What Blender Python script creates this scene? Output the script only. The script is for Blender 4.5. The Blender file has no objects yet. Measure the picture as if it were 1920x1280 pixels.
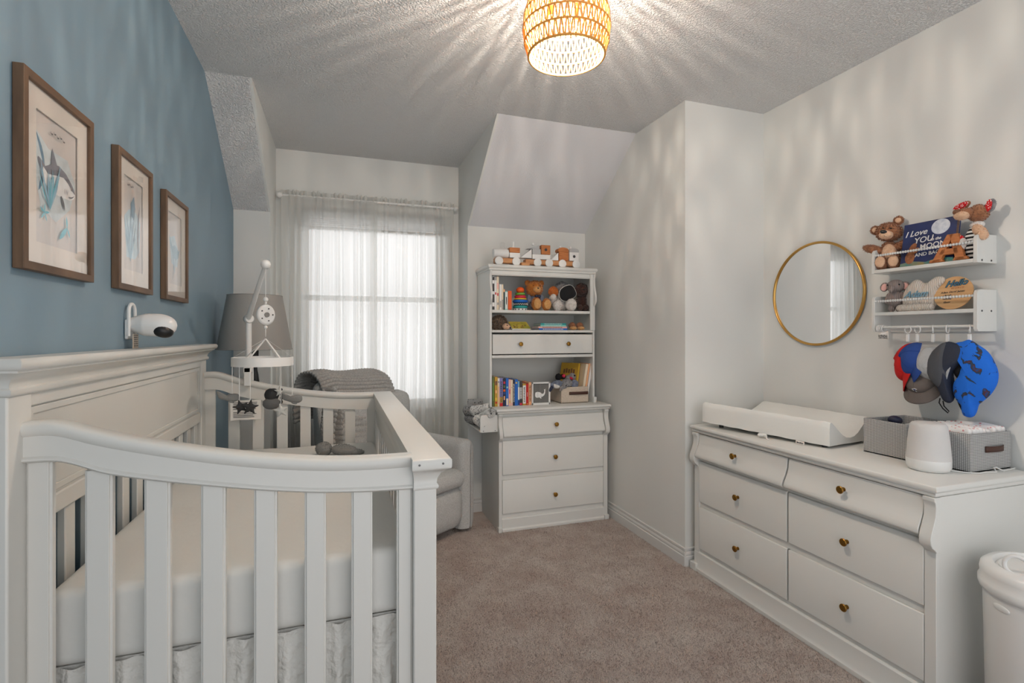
import bpy, bmesh, math, random
from mathutils import Vector, Matrix, Euler
R = random.Random(7)
PI = math.pi
S = bpy.context.scene
C = S.collection

# ------------------------------------------------------------------ camera, sky, exposure
F, YAW, V0 = 957.9, math.radians(18.656), 627.14
H = 1.35
cd = bpy.data.cameras.new('camera'); cam = bpy.data.objects.new('camera', cd); C.objects.link(cam)
cam.location = (0, 0, H); cam.rotation_euler = (PI / 2, 0, -YAW)
cd.sensor_width = 36; cd.lens = F / 1920 * 36; cd.shift_y = (V0 - 640) / 1920; cd.clip_start = .02
S.camera = cam
W = bpy.data.worlds.new('world'); S.world = W; W.use_nodes = True
bg = W.node_tree.nodes['Background']; bg.inputs[0].default_value = (.985, .985, 1, 1); bg.inputs[1].default_value = 1.45
S.view_settings.view_transform = 'Standard'; S.view_settings.look = 'None'
S.view_settings.exposure = 0.26; S.view_settings.gamma = 1; S.view_settings.use_curve_mapping = False
S.cycles.use_denoising = True
S.cycles.max_bounces = 10; S.cycles.diffuse_bounces = 5; S.cycles.transparent_max_bounces = 24
S.cycles.caustics_reflective = False; S.cycles.caustics_refractive = False
S.cycles.sample_clamp_indirect = 6
BULB = 5700.0
BULB_COL = (1.0, .875, .735)

# ------------------------------------------------------------------ materials
def lin(c):
    return tuple((x / 255 / 12.92 if x / 255 <= .04045 else ((x / 255 + .055) / 1.055) ** 2.4) for x in c) + (1,)

def mat(name, col, rough=.5, metal=0, bump=None, var=None, sheen=0, coat=0, spec=None, sss=0, grain=None):
    """bump=(scale,strength,distance) noise bump; var=(colour2,scale) noise mix; grain=(colour2,(sx,sy,sz)) stretched noise mix"""
    m = bpy.data.materials.new(name); m.use_nodes = True
    nt = m.node_tree; p = nt.nodes['Principled BSDF']
    p.inputs['Base Color'].default_value = lin(col); p.inputs['Roughness'].default_value = rough
    p.inputs['Metallic'].default_value = metal
    if sheen: p.inputs['Sheen Weight'].default_value = sheen
    if coat: p.inputs['Coat Weight'].default_value = coat; p.inputs['Coat Roughness'].default_value = .15
    if spec is not None: p.inputs['Specular IOR Level'].default_value = spec
    tc = nt.nodes.new('ShaderNodeTexCoord')
    def noise(scale, vec=None, detail=3):
        n = nt.nodes.new('ShaderNodeTexNoise'); n.inputs['Scale'].default_value = scale; n.inputs['Detail'].default_value = detail
        nt.links.new(vec if vec else tc.outputs['Object'], n.inputs['Vector']); return n
    if bump:
        n = noise(bump[0]); b = nt.nodes.new('ShaderNodeBump'); b.inputs['Strength'].default_value = bump[1]
        b.inputs['Distance'].default_value = bump[2] if len(bump) > 2 else .003
        nt.links.new(n.outputs['Fac'], b.inputs['Height']); nt.links.new(b.outputs['Normal'], p.inputs['Normal'])
    if var or grain:
        if grain:
            mp = nt.nodes.new('ShaderNodeMapping'); mp.inputs['Scale'].default_value = grain[1]
            nt.links.new(tc.outputs['Object'], mp.inputs['Vector']); n = noise(1, mp.outputs['Vector'], 4); c2 = grain[0]
        else:
            n = noise(var[1]); c2 = var[0]
        r = nt.nodes.new('ShaderNodeValToRGB'); r.color_ramp.elements[0].position = .35; r.color_ramp.elements[1].position = .65
        r.color_ramp.elements[0].color = lin(col); r.color_ramp.elements[1].color = lin(c2)
        nt.links.new(n.outputs['Fac'], r.inputs['Fac']); nt.links.new(r.outputs['Color'], p.inputs['Base Color'])
    return m

def bands(name, cols, axis='Z', period=.02, rough=.8, bump=.0, distort=0):
    """stripes of cols along an axis"""
    m = mat(name, cols[0], rough); nt = m.node_tree; p = nt.nodes['Principled BSDF']
    tc = nt.nodes.new('ShaderNodeTexCoord'); w = nt.nodes.new('ShaderNodeTexWave'); w.bands_direction = axis
    w.inputs['Scale'].default_value = 2 * PI / (20 * period); w.inputs['Distortion'].default_value = distort
    nt.links.new(tc.outputs['Object'], w.inputs['Vector'])
    r = nt.nodes.new('ShaderNodeValToRGB'); r.color_ramp.elements[0].position = .45; r.color_ramp.elements[1].position = .55
    r.color_ramp.elements[0].color = lin(cols[0]); r.color_ramp.elements[1].color = lin(cols[1])
    nt.links.new(w.outputs['Fac'], r.inputs['Fac']); nt.links.new(r.outputs['Color'], p.inputs['Base Color'])
    if bump:
        b = nt.nodes.new('ShaderNodeBump'); b.inputs['Strength'].default_value = bump; b.inputs['Distance'].default_value = .004
        nt.links.new(w.outputs['Fac'], b.inputs['Height']); nt.links.new(b.outputs['Normal'], p.inputs['Normal'])
    return m

def weave(name, col, col2, pitch=.006):
    m = mat(name, col, .85); nt = m.node_tree; p = nt.nodes['Principled BSDF']
    tc = nt.nodes.new('ShaderNodeTexCoord'); outs = []
    mp = nt.nodes.new('ShaderNodeMapping'); mp.inputs['Rotation'].default_value = (.0, .0, .785)
    nt.links.new(tc.outputs['Object'], mp.inputs['Vector'])
    for ax, src in (('Z', tc.outputs['Object']), ('X', mp.outputs['Vector'])):
        w = nt.nodes.new('ShaderNodeTexWave'); w.bands_direction = ax; w.inputs['Scale'].default_value = 2 * PI / (20 * pitch * (1 if ax == 'Z' else .8))
        w.inputs['Distortion'].default_value = 1.0; w.inputs['Detail Scale'].default_value = 30
        nt.links.new(src, w.inputs['Vector']); outs.append(w.outputs['Fac'])
    mx = nt.nodes.new('ShaderNodeMath'); mx.operation = 'MULTIPLY'; nt.links.new(outs[0], mx.inputs[0]); nt.links.new(outs[1], mx.inputs[1])
    r = nt.nodes.new('ShaderNodeValToRGB'); r.color_ramp.elements[0].position = .05; r.color_ramp.elements[1].position = .45
    r.color_ramp.elements[0].color = lin(col2); r.color_ramp.elements[1].color = lin(col)
    nt.links.new(mx.outputs[0], r.inputs['Fac']); nt.links.new(r.outputs['Color'], p.inputs['Base Color'])
    b = nt.nodes.new('ShaderNodeBump'); b.inputs['Strength'].default_value = .8; b.inputs['Distance'].default_value = .002
    nt.links.new(mx.outputs[0], b.inputs['Height']); nt.links.new(b.outputs['Normal'], p.inputs['Normal'])
    return m

M = {}
M['wall'] = mat('wall_paint', (221, 222, 219), .75, bump=(60, .08))
M['wall_blue'] = mat('blue_wall_paint', (124, 148, 163), .6, bump=(60, .08))
M['white'] = mat('white_lacquer', (216, 216, 212), .35, bump=(8, .03))
M['gloss'] = mat('white_gloss_top', (216, 216, 212), .12)
M['trim'] = mat('trim_paint', (216, 216, 214), .4)
M['crib'] = mat('crib_lacquer', (208, 207, 202), .38, bump=(10, .03))
M['plastic'] = mat('white_plastic', (226, 226, 224), .3)
M['brass'] = mat('aged_brass', (150, 112, 52), .35, 1.0, bump=(200, .1))
M['gold'] = mat('brushed_gold', (205, 160, 90), .28, 1.0)
M['black'] = mat('black', (18, 18, 20), .4)
M['dark'] = mat('dark_grey', (52, 52, 54), .5)
M['screw'] = mat('screw_metal', (95, 95, 95), .4, .8)
M['frame'] = mat('walnut_frame', (112, 86, 64), .5, grain=((88, 66, 48), (40, 6, 6)))
M['wood'] = mat('beech_wood', (205, 150, 100), .5, grain=((188, 128, 80), (20, 20, 120)))
M['wood_dark'] = mat('orange_wood', (190, 118, 62), .5, grain=((165, 95, 45), (20, 20, 90)))
M['disc_wood'] = mat('plywood', (214, 172, 122), .5, grain=((200, 155, 105), (10, 8, 60)))
M['paper'] = mat('paper', (232, 228, 222), .8)
M['matboard'] = mat('matboard', (236, 224, 212), .85)
M['print'] = mat('print_paper', (222, 211, 203), .85, var=((212, 204, 200), 8))
M['sheet'] = mat('cotton_sheet', (205, 205, 201), .9, bump=(14, .35, .01))
M['skirt'] = mat('skirt_cotton', (214, 213, 208), .9, bump=(28, .9, .02))
M['boucle'] = mat('boucle', (205, 205, 203), .95, bump=(220, .9, .006), var=((186, 186, 184), 150))
M['knit'] = mat('knit_blanket', (186, 184, 180), .95, bump=(260, .7, .004), var=((165, 163, 160), 120))
M['lampshade'] = mat('linen_shade', (158, 156, 152), .9, bump=(300, .2))
M['terry'] = mat('terry_cover', (222, 222, 218), .95, bump=(180, .3, .002))
M['fab_grey'] = mat('felt_grey', (128, 128, 126), .95, bump=(200, .4))
M['fab_mid'] = mat('felt_mid', (100, 100, 99), .95, bump=(200, .4))
M['fab_dark'] = mat('felt_dark', (50, 50, 51), .95, bump=(200, .4))
M['fab_light'] = mat('felt_light', (188, 188, 184), .95, bump=(200, .4))
M['leather'] = mat('brown_leather', (70, 40, 30), .5)
M['wicker'] = weave('grey_woven', (214, 214, 212), (138, 138, 138))
M['canvas'] = mat('cream_canvas', (205, 192, 176), .9, bump=(300, .4), var=((190, 176, 160), 200))
M['rope'] = mat('rattan_rope', (228, 164, 84), .8, bump=(400, .4))
M['glass'] = None
for k, c in dict(red=(190, 25, 20), navy=(28, 34, 60), blue=(25, 100, 190), royal=(30, 62, 130), sky=(110, 165, 200), teal=(40, 150, 150), orange=(226, 92, 30),
                 yellow=(222, 184, 60), mustard=(190, 150, 50), green=(110, 170, 70), olive=(96, 108, 62), cream=(228, 212, 186), pink=(228, 176, 168), lilac=(128, 128, 190),
                 white2=(228, 228, 226), magenta=(205, 40, 70), peach=(236, 176, 130), brown=(120, 80, 55), aqua=(130, 205, 195), charcoal=(60, 60, 62), greybook=(160, 160, 158)).items():
    M[k] = mat('print_' + k, c, .55)
def plushmat(n, c, c2): return mat(n, c, .95, bump=(160, .6, .004), var=(c2, 60), sheen=.3)
M['p_brown'] = plushmat('plush_brown', (164, 112, 78), (140, 92, 62))
M['p_tan'] = plushmat('plush_tan', (222, 184, 152), (208, 168, 136))
M['p_gold'] = plushmat('plush_gold', (196, 124, 50), (165, 95, 32))
M['p_goldl'] = plushmat('plush_light_gold', (208, 158, 100), (190, 140, 84))
M['p_white'] = plushmat('plush_white', (226, 220, 214), (205, 198, 192))
M['p_choc'] = plushmat('plush_chocolate', (70, 42, 36), (48, 28, 24))
M['p_grey'] = plushmat('plush_grey', (150, 148, 148), (122, 120, 122))
M['p_blueg'] = plushmat('plush_blue_grey', (128, 136, 152), (96, 104, 124))
M['p_hedge'] = plushmat('plush_hedgehog', (146, 122, 100), (84, 66, 54))
M['p_orange'] = plushmat('plush_orange', (214, 130, 50), (190, 100, 30))
M['ele'] = bands('elephant_knit', ((152, 140, 136), (138, 126, 122)), 'Y', .006, .95, .6)
M['sweater'] = bands('rib_knit', ((226, 217, 206), (216, 206, 195)), 'Y', .007, .95, .8)
M['stripe'] = bands('striped_jersey', ((236, 236, 234), (22, 22, 24)), 'Z', .016, .9)
M['elefeet'] = M['ele']
M['redcap'] = mat('red_cotton', (190, 18, 16), .85, bump=(80, .3))
M['bluecap'] = mat('blue_cotton', (28, 66, 140), .85, bump=(80, .3))
M['greycap'] = mat('grey_cotton', (104, 96, 92), .85, bump=(80, .2))
M['capinside'] = mat('cap_lining', (20, 20, 24), .9)
M['navycap'] = mat('navy_cotton', (40, 46, 62), .85, bump=(80, .3))
M['quilt'] = mat('quilted_grey', (176, 178, 180), .9, bump=(90, .8, .006))

def pattern_blue():
    m = mat('blue_print_cotton', (14, 104, 214), .85, bump=(30, .3, .01)); nt = m.node_tree; p = nt.nodes['Principled BSDF']
    tc = nt.nodes.new('ShaderNodeTexCoord'); n = nt.nodes.new('ShaderNodeTexNoise'); n.inputs['Scale'].default_value = 20; n.inputs['Detail'].default_value = 3
    n.inputs['Distortion'].default_value = 1.2
    nt.links.new(tc.outputs['Object'], n.inputs['Vector'])
    r = nt.nodes.new('ShaderNodeValToRGB'); e = r.color_ramp.elements
    e[0].position = .0; e[0].color = lin((14, 104, 214)); e[1].position = .585; e[1].color = lin((14, 104, 214))
    a = r.color_ramp.elements.new(.60); a.color = lin((26, 42, 60)); b = r.color_ramp.elements.new(.635); b.color = lin((34, 62, 84)); 
    c = r.color_ramp.elements.new(.66); c.color = lin((90, 40, 40)); d = r.color_ramp.elements.new(.70); d.color = lin((20, 70, 130))
    nt.links.new(n.outputs['Fac'], r.inputs['Fac']); nt.links.new(r.outputs['Color'], p.inputs['Base Color']); return m
M['sunhat'] = pattern_blue()

def dots(name, base, spot, scale=160, th=.28):
    m = mat(name, base, .9); nt = m.node_tree; p = nt.nodes['Principled BSDF']
    tc = nt.nodes.new('ShaderNodeTexCoord'); v = nt.nodes.new('ShaderNodeTexVoronoi'); v.inputs['Scale'].default_value = scale
    nt.links.new(tc.outputs['Object'], v.inputs['Vector'])
    r = nt.nodes.new('ShaderNodeValToRGB'); e = r.color_ramp.elements; e[0].position = th; e[0].color = lin(spot); e[1].position = th + .06; e[1].color = lin(base)
    nt.links.new(v.outputs['Distance'], r.inputs['Fac']); nt.links.new(r.outputs['Color'], p.inputs['Base Color']); return m
M['reddots'] = dots('red_dotted_cotton', (196, 24, 30), (240, 225, 222))
M['muslin'] = dots('muslin_print', (214, 214, 212), (96, 96, 98), 70, .22)
M['muslin_b'] = dots('muslin_dark_print', (150, 150, 150), (90, 90, 92), 60, .3)
M['diaper'] = dots('diaper_print', (232, 230, 228), (214, 150, 150), 60, .22)

def ceiling_mat():
    m = bpy.data.materials.new('stippled_ceiling'); m.use_nodes = True; nt = m.node_tree; p = nt.nodes['Principled BSDF']
    p.inputs['Base Color'].default_value = lin((236, 236, 236)); p.inputs['Roughness'].default_value = .95
    tc = nt.nodes.new('ShaderNodeTexCoord')
    n = nt.nodes.new('ShaderNodeTexNoise'); n.inputs['Scale'].default_value = 110; n.inputs['Detail'].default_value = 3; n.inputs['Distortion'].default_value = .6
    nt.links.new(tc.outputs['Object'], n.inputs['Vector'])
    r = nt.nodes.new('ShaderNodeValToRGB'); r.color_ramp.elements[0].position = .42; r.color_ramp.elements[1].position = .66
    nt.links.new(n.outputs['Fac'], r.inputs['Fac'])
    b = nt.nodes.new('ShaderNodeBump'); b.inputs['Strength'].default_value = .95; b.inputs['Distance'].default_value = .007
    nt.links.new(r.outputs['Color'], b.inputs['Height']); nt.links.new(b.outputs['Normal'], p.inputs['Normal']); return m
M['ceiling'] = ceiling_mat()
M['slope'] = mat('slope_paint', (220, 220, 223), .9, bump=(90, .35, .004))
def carpet_mat():
    m = mat('carpet', (196, 178, 168), .98, sheen=.2); nt = m.node_tree; p = nt.nodes['Principled BSDF']
    tc = nt.nodes.new('ShaderNodeTexCoord')
    n1 = nt.nodes.new('ShaderNodeTexNoise'); n1.inputs['Scale'].default_value = 5; n1.inputs['Detail'].default_value = 5; n1.inputs['Roughness'].default_value = .7
    n2 = nt.nodes.new('ShaderNodeTexNoise'); n2.inputs['Scale'].default_value = 170; n2.inputs['Detail'].default_value = 4; n2.inputs['Roughness'].default_value = .8
    for n in (n1, n2): nt.links.new(tc.outputs['Object'], n.inputs['Vector'])
    r1 = nt.nodes.new('ShaderNodeValToRGB'); r1.color_ramp.elements[0].position = .38; r1.color_ramp.elements[1].position = .62
    r1.color_ramp.elements[0].color = lin((200, 180, 170)); r1.color_ramp.elements[1].color = lin((222, 208, 199))
    r2 = nt.nodes.new('ShaderNodeValToRGB'); r2.color_ramp.elements[0].position = .36; r2.color_ramp.elements[1].position = .6
    r2.color_ramp.elements[0].color = (.42, .40, .38, 1); r2.color_ramp.elements[1].color = (1, 1, 1, 1)
    mx = nt.nodes.new('ShaderNodeMixRGB'); mx.blend_type = 'MULTIPLY'; mx.inputs[0].default_value = .75
    nt.links.new(n1.outputs['Fac'], r1.inputs['Fac']); nt.links.new(n2.outputs['Fac'], r2.inputs['Fac'])
    nt.links.new(r1.outputs['Color'], mx.inputs[1]); nt.links.new(r2.outputs['Color'], mx.inputs[2]); nt.links.new(mx.outputs[0], p.inputs['Base Color'])
    b = nt.nodes.new('ShaderNodeBump'); b.inputs['Strength'].default_value = .9; b.inputs['Distance'].default_value = .008
    nt.links.new(n2.outputs['Fac'], b.inputs['Height']); nt.links.new(b.outputs['Normal'], p.inputs['Normal']); return m
M['carpet'] = carpet_mat()

def sheer():
    m = bpy.data.materials.new('sheer_voile'); m.use_nodes = True; nt = m.node_tree; nt.nodes.clear()
    o = nt.nodes.new('ShaderNodeOutputMaterial'); t = nt.nodes.new('ShaderNodeBsdfTransparent'); d = nt.nodes.new('ShaderNodeBsdfDiffuse')
    tl = nt.nodes.new('ShaderNodeBsdfTranslucent'); a = nt.nodes.new('ShaderNodeMixShader'); b = nt.nodes.new('ShaderNodeMixShader')
    d.inputs[0].default_value = lin((236, 236, 233)); tl.inputs[0].default_value = lin((240, 240, 237)); a.inputs[0].default_value = .55; b.inputs[0].default_value = .74
    nt.links.new(d.outputs[0], a.inputs[1]); nt.links.new(tl.outputs[0], a.inputs[2]); nt.links.new(t.outputs[0], b.inputs[1]); nt.links.new(a.outputs[0], b.inputs[2])
    lw = nt.nodes.new('ShaderNodeLayerWeight'); lw.inputs[0].default_value = .35
    mr = nt.nodes.new('ShaderNodeMapRange'); mr.inputs[3].default_value = .80; mr.inputs[4].default_value = .97
    nt.links.new(lw.outputs['Facing'], mr.inputs[0]); nt.links.new(mr.outputs[0], b.inputs[0])
    nt.links.new(b.outputs[0], o.inputs[0]); return m
M['sheer'] = sheer()
def pane_glass(name, ior=1.45):
    m = bpy.data.materials.new(name); m.use_nodes = True; nt = m.node_tree; nt.nodes.clear()
    o = nt.nodes.new('ShaderNodeOutputMaterial'); t = nt.nodes.new('ShaderNodeBsdfTransparent'); g = nt.nodes.new('ShaderNodeBsdfGlossy'); g.inputs['Roughness'].default_value = .02
    f = nt.nodes.new('ShaderNodeLayerWeight'); f.inputs[0].default_value = .5; x = nt.nodes.new('ShaderNodeMixShader')
    pw = nt.nodes.new('ShaderNodeMath'); pw.operation = 'POWER'; pw.inputs[1].default_value = 4.5; nt.links.new(f.outputs['Facing'], pw.inputs[0])
    ma = nt.nodes.new('ShaderNodeMath'); ma.operation = 'MULTIPLY_ADD'; ma.inputs[1].default_value = .9; ma.inputs[2].default_value = .04; nt.links.new(pw.outputs[0], ma.inputs[0])
    nt.links.new(ma.outputs[0], x.inputs[0]); nt.links.new(t.outputs[0], x.inputs[1]); nt.links.new(g.outputs[0], x.inputs[2]); nt.links.new(x.outputs[0], o.inputs[0]); return m
M['glass'] = pane_glass('clear_glass')
M['mirror'] = mat('mirror_silver', (235, 236, 236), .01, 1.0)
def emis(name, col, s):
    m = bpy.data.materials.new(name); m.use_nodes = True; nt = m.node_tree; nt.nodes.clear(); o = nt.nodes.new('ShaderNodeOutputMaterial'); e = nt.nodes.new('ShaderNodeEmission')
    e.inputs[0].default_value = (*col, 1); e.inputs[1].default_value = s; nt.links.new(e.outputs[0], o.inputs[0]); return m
M['bulb'] = emis('lit_bulb', BULB_COL, BULB)

# ------------------------------------------------------------------ mesh helpers
WM = {}
class B:
    def __init__(s): s.v = []; s.f = []; s.mi = []; s.cur = 0
    def add(s, vs, fs, mi=None):
        n = len(s.v); s.v += [tuple(v) for v in vs]; s.f += [tuple(n + i for i in f) for f in fs]; s.mi += [s.cur if mi is None else mi] * len(fs); return s
    def box(s, x0, x1, y0, y1, z0, z1, mi=None, T=None):
        vs = [(x, y, z) for x in (x0, x1) for y in (y0, y1) for z in (z0, z1)]
        if T: vs = [T @ Vector(v) for v in vs]
        return s.add(vs, [(0, 1, 3, 2), (4, 6, 7, 5), (0, 4, 5, 1), (2, 3, 7, 6), (0, 2, 6, 4), (1, 5, 7, 3)], mi)
    def prism(s, pts, plane, a0, a1, mi=None, T=None):
        def P(p, a):
            return {'xy': (p[0], p[1], a), 'xz': (p[0], a, p[1]), 'yz': (a, p[0], p[1])}[plane]
        n = len(pts); vs = [P(p, a0) for p in pts] + [P(p, a1) for p in pts]
        if T: vs = [T @ Vector(v) for v in vs]
        fs = [tuple(range(n)), tuple(range(2 * n - 1, n - 1, -1))] + [(i, (i + 1) % n, n + (i + 1) % n, n + i) for i in range(n)]
        return s.add(vs, fs, mi)
    def grid(s, fn, nu, nv, cu=False, cv=False, mi=None):
        vs = [fn(i / (nu if cu else nu - 1), j / (nv if cv else nv - 1)) for i in range(nu) for j in range(nv)]; fs = []
        for i in range(nu if cu else nu - 1):
            for j in range(nv if cv else nv - 1):
                fs.append((i * nv + j, ((i + 1) % nu) * nv + j, ((i + 1) % nu) * nv + (j + 1) % nv, i * nv + (j + 1) % nv))
        return s.add(vs, fs, mi)
    def lathe(s, prof, c=(0, 0, 0), seg=24, T=None, mi=None, cap=True):
        vs = []; fs = []; n = len(prof)
        for i in range(seg):
            a = 2 * PI * i / seg
            for r, z in prof: vs.append(Vector((r * math.cos(a), r * math.sin(a), z)))
        for i in range(seg):
            for j in range(n - 1): fs.append((i * n + j, ((i + 1) % seg) * n + j, ((i + 1) % seg) * n + j + 1, i * n + j + 1))
        if cap:
            if prof[0][0] > 1e-5: fs.append(tuple(i * n for i in range(seg))[::-1])
            if prof[-1][0] > 1e-5: fs.append(tuple(i * n + n - 1 for i in range(seg)))
        if T: vs = [T @ v for v in vs]
        return s.add([v + Vector(c) for v in vs], fs, mi)
    def tube(s, pts, r, seg=6, closed=False, mi=None, cap=True):
        pts = [Vector(p) for p in pts]; n = len(pts); vs = []; up = Vector((.13, .31, .94)).normalized(); fs = []; prevx = None
        for i, p in enumerate(pts):
            a = pts[(i - 1) % n] if (closed or i > 0) else p; b = pts[(i + 1) % n] if (closed or i < n - 1) else p
            t = (b - a).normalized() if (b - a).length > 1e-9 else Vector((0, 0, 1))
            x = (prevx - t * prevx.dot(t)) if prevx is not None else up.cross(t)
            if x.length < 1e-4: x = Vector((1, 0, 0)).cross(t)
            x.normalize(); prevx = x; y = t.cross(x); rr = r[i] if isinstance(r, (list, tuple)) else r
            for k in range(seg): vs.append(p + x * rr * math.cos(2 * PI * k / seg) + y * rr * math.sin(2 * PI * k / seg))
        for i in range(n if closed else n - 1):
            for k in range(seg): fs.append((i * seg + k, i * seg + (k + 1) % seg, ((i + 1) % n) * seg + (k + 1) % seg, ((i + 1) % n) * seg + k))
        if not closed and cap: fs += [tuple(range(seg))[::-1], tuple((n - 1) * seg + k for k in range(seg))]
        return s.add(vs, fs, mi)
    def ball(s, c, r, rot=(0, 0, 0), nu=20, nv=12, noise=0, mi=None):
        if not isinstance(r, (tuple, list)): r = (r, r, r)
        E_ = Euler(rot).to_matrix(); ph = R.random() * 6
        def fn(i, j):
            a = 2 * PI * i; b = PI * (j * .998 + .001); d = Vector((math.sin(b) * math.cos(a), math.sin(b) * math.sin(a), -math.cos(b)))
            k = 1 + noise * (math.sin(5 * d.x + ph) * math.sin(4 * d.y + 2 * ph) + .6 * math.sin(9 * d.z + 7 * d.x + ph))
            return Vector(c) + E_ @ Vector((d.x * r[0] * k, d.y * r[1] * k, d.z * r[2] * k))
        return s.grid(fn, nu, nv, cu=True, mi=mi)
    def puff(s, outline, plane, a, d, rings=7, mi=None, centre=None, flat=.0, sub=3):
        """soft pillow: closed outline (smoothed) in a plane, bulging +-d around a"""
        n0 = len(outline); o = []
        for i in range(n0):
            p0, p1, p2, p3 = [Vector(outline[(i + k) % n0]) for k in (-1, 0, 1, 2)]
            for q in range(sub):
                t = q / sub
                o.append(.5 * ((2 * p1) + (-p0 + p2) * t + (2 * p0 - 5 * p1 + 4 * p2 - p3) * t * t + (-p0 + 3 * p1 - 3 * p2 + p3) * t ** 3))
        n = len(o); c = Vector(centre) if centre else sum(o, Vector((0, 0))) / n
        def P(p, q): return {'xy': (p[0], p[1], q), 'xz': (p[0], q, p[1]), 'yz': (q, p[0], p[1])}[plane]
        vs = []; fs = []
        ks = [math.cos(PI / 2 * k / rings) for k in range(rings)]
        for side in (1, -1):
            base = len(vs)
            for k, q in enumerate(ks):
                off = d * (1 - abs(q) ** 2.6) ** .5 if q < 1 else 0
                for p in o: vs.append(P(c + (p - c) * q, a + side * off))
            vs.append(P(c, a + side * d)); ci = len(vs) - 1
            for k in range(rings - 1):
                for i in range(n):
                    f = (base + k * n + i, base + k * n + (i + 1) % n, base + (k + 1) * n + (i + 1) % n, base + (k + 1) * n + i)
                    fs.append(f if side > 0 else f[::-1])
            for i in range(n):
                f = (base + (rings - 1) * n + i, base + (rings - 1) * n + (i + 1) % n, ci); fs.append(f if side > 0 else f[::-1])
        return s.add(vs, fs, mi)
    def fuzz(s, n, l, w=.0012, mi=None):
        """short fibres standing on the surface built so far"""
        fs = [f for f in s.f]; V_ = [Vector(v) for v in s.v]; ar = []; tot = 0
        for f in fs:
            a, b, c = V_[f[0]], V_[f[1]], V_[f[2]]; A = (b - a).cross(c - a).length; tot += A; ar.append(tot)
        import bisect
        cen = sum(V_, Vector()) / len(V_)
        for _ in range(n):
            f = fs[min(bisect.bisect(ar, R.random() * tot), len(fs) - 1)]; k = [R.random() for _ in f]; t = sum(k)
            p = sum((V_[i] * (q / t) for i, q in zip(f, k)), Vector()); nn = (V_[f[1]] - V_[f[0]]).cross(V_[f[2]] - V_[f[0]])
            if nn.length < 1e-12: continue
            nn.normalize()
            d = (nn + Vector((R.gauss(0, .4), R.gauss(0, .4), R.gauss(0, .4) - .15))).normalized(); x = d.cross(Vector((R.random(), R.random(), R.random()))).normalized() * w
            s.add([p - x, p + x, p + d * l * R.uniform(.6, 1.2)], [(0, 1, 2)], mi)
        return s
    def ring(s, y0, y1, z0, z1, w, x0, x1, mi=None):
        """rectangular ring in the yz plane, mitred, between x0 and x1"""
        o = [(y0, z0), (y1, z0), (y1, z1), (y0, z1)]; i_ = [(y0 + w, z0 + w), (y1 - w, z0 + w), (y1 - w, z1 - w), (y0 + w, z1 - w)]
        vs = [(x, *p) for x in (x0, x1) for p in o + i_]; fs = []
        for k in range(4):
            j = (k + 1) % 4
            fs += [(k, j, 4 + j, 4 + k), (8 + k, 12 + k, 12 + j, 8 + j), (k, 8 + k, 8 + j, j), (4 + k, 4 + j, 12 + j, 12 + k)]
        return s.add(vs, fs, mi)
    def crown(s, x0, x1, y0, y1, prof, xi=1, xo=1, yi=1, yo=1, mi=None):
        """stacked mitred moulding: prof = (offset, z); xi.. switch the overhang of each side"""
        vs = []
        for o, z in prof:
            vs += [(x0 - o * xi, y0 - o * yi, z), (x1 + o * xo, y0 - o * yi, z), (x1 + o * xo, y1 + o * yo, z), (x0 - o * xi, y1 + o * yo, z)]
        n = len(prof); fs = [(3, 2, 1, 0), tuple(4 * (n - 1) + k for k in range(4))]
        for k in range(n - 1):
            for q in range(4): fs.append((4 * k + q, 4 * k + (q + 1) % 4, 4 * k + 4 + (q + 1) % 4, 4 * k + 4 + q))
        return s.add(vs, fs, mi)

def obj(name, b, m, parent=None, bev=0, seg=2, angle=35, local=False, recalc=True, sub=0, solid=0):
    me = bpy.data.meshes.new(name); me.from_pydata(b.v, [], b.f)
    ms = m if isinstance(m, (list, tuple)) else [m]
    for q in ms: me.materials.append(M[q] if isinstance(q, str) else q)
    if len(ms) > 1: me.polygons.foreach_set('material_index', b.mi)
    if recalc:
        bm = bmesh.new(); bm.from_mesh(me); bmesh.ops.remove_doubles(bm, verts=bm.verts, dist=1e-6); bmesh.ops.recalc_face_normals(bm, faces=bm.faces); bm.to_mesh(me); bm.free()
    me.polygons.foreach_set('use_smooth', [True] * len(me.polygons)); me.set_sharp_from_angle(angle=math.radians(angle))
    o = bpy.data.objects.new(name, me); C.objects.link(o)
    if parent is not None:
        o.parent = parent; r = parent
        while r.parent: r = r.parent
        mw = WM.get(r.name)
        if mw is not None and not local: me.transform(mw.inverted())
        elif mw is None and not local and r.type == 'MESH' and r.name in WM0: me.transform(Matrix.Translation(-WM0[r.name]))
    if bev:
        q = o.modifiers.new('bevel', 'BEVEL'); q.width = bev; q.segments = seg; q.limit_method = 'ANGLE'; q.angle_limit = math.radians(40)
    if solid:
        q = o.modifiers.new('solid', 'SOLIDIFY'); q.thickness = solid; q.offset = 0
    if sub:
        q = o.modifiers.new('sub', 'SUBSURF'); q.levels = sub; q.render_levels = sub
    return o
WM0 = {}
def tag(o, label=None, cat=None, group=None, kind=None):
    if label: o['label'] = label
    if cat: o['category'] = cat
    if group: o['group'] = group
    if kind: o['kind'] = kind
    return o
def thing(name, label, cat, loc=(0, 0, 0), rz=0, group=None):
    o = bpy.data.objects.new(name, None); C.objects.link(o); o.location = loc; o.rotation_euler = (0, 0, rz); o.empty_display_size = .05
    WM[o.name] = Matrix.Translation(loc) @ Matrix.Rotation(rz, 4, 'Z'); return tag(o, label, cat, group)
def struct(name, b, m, **k):
    o = obj(name, b, m, **k); o['kind'] = 'structure'; return o
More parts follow.
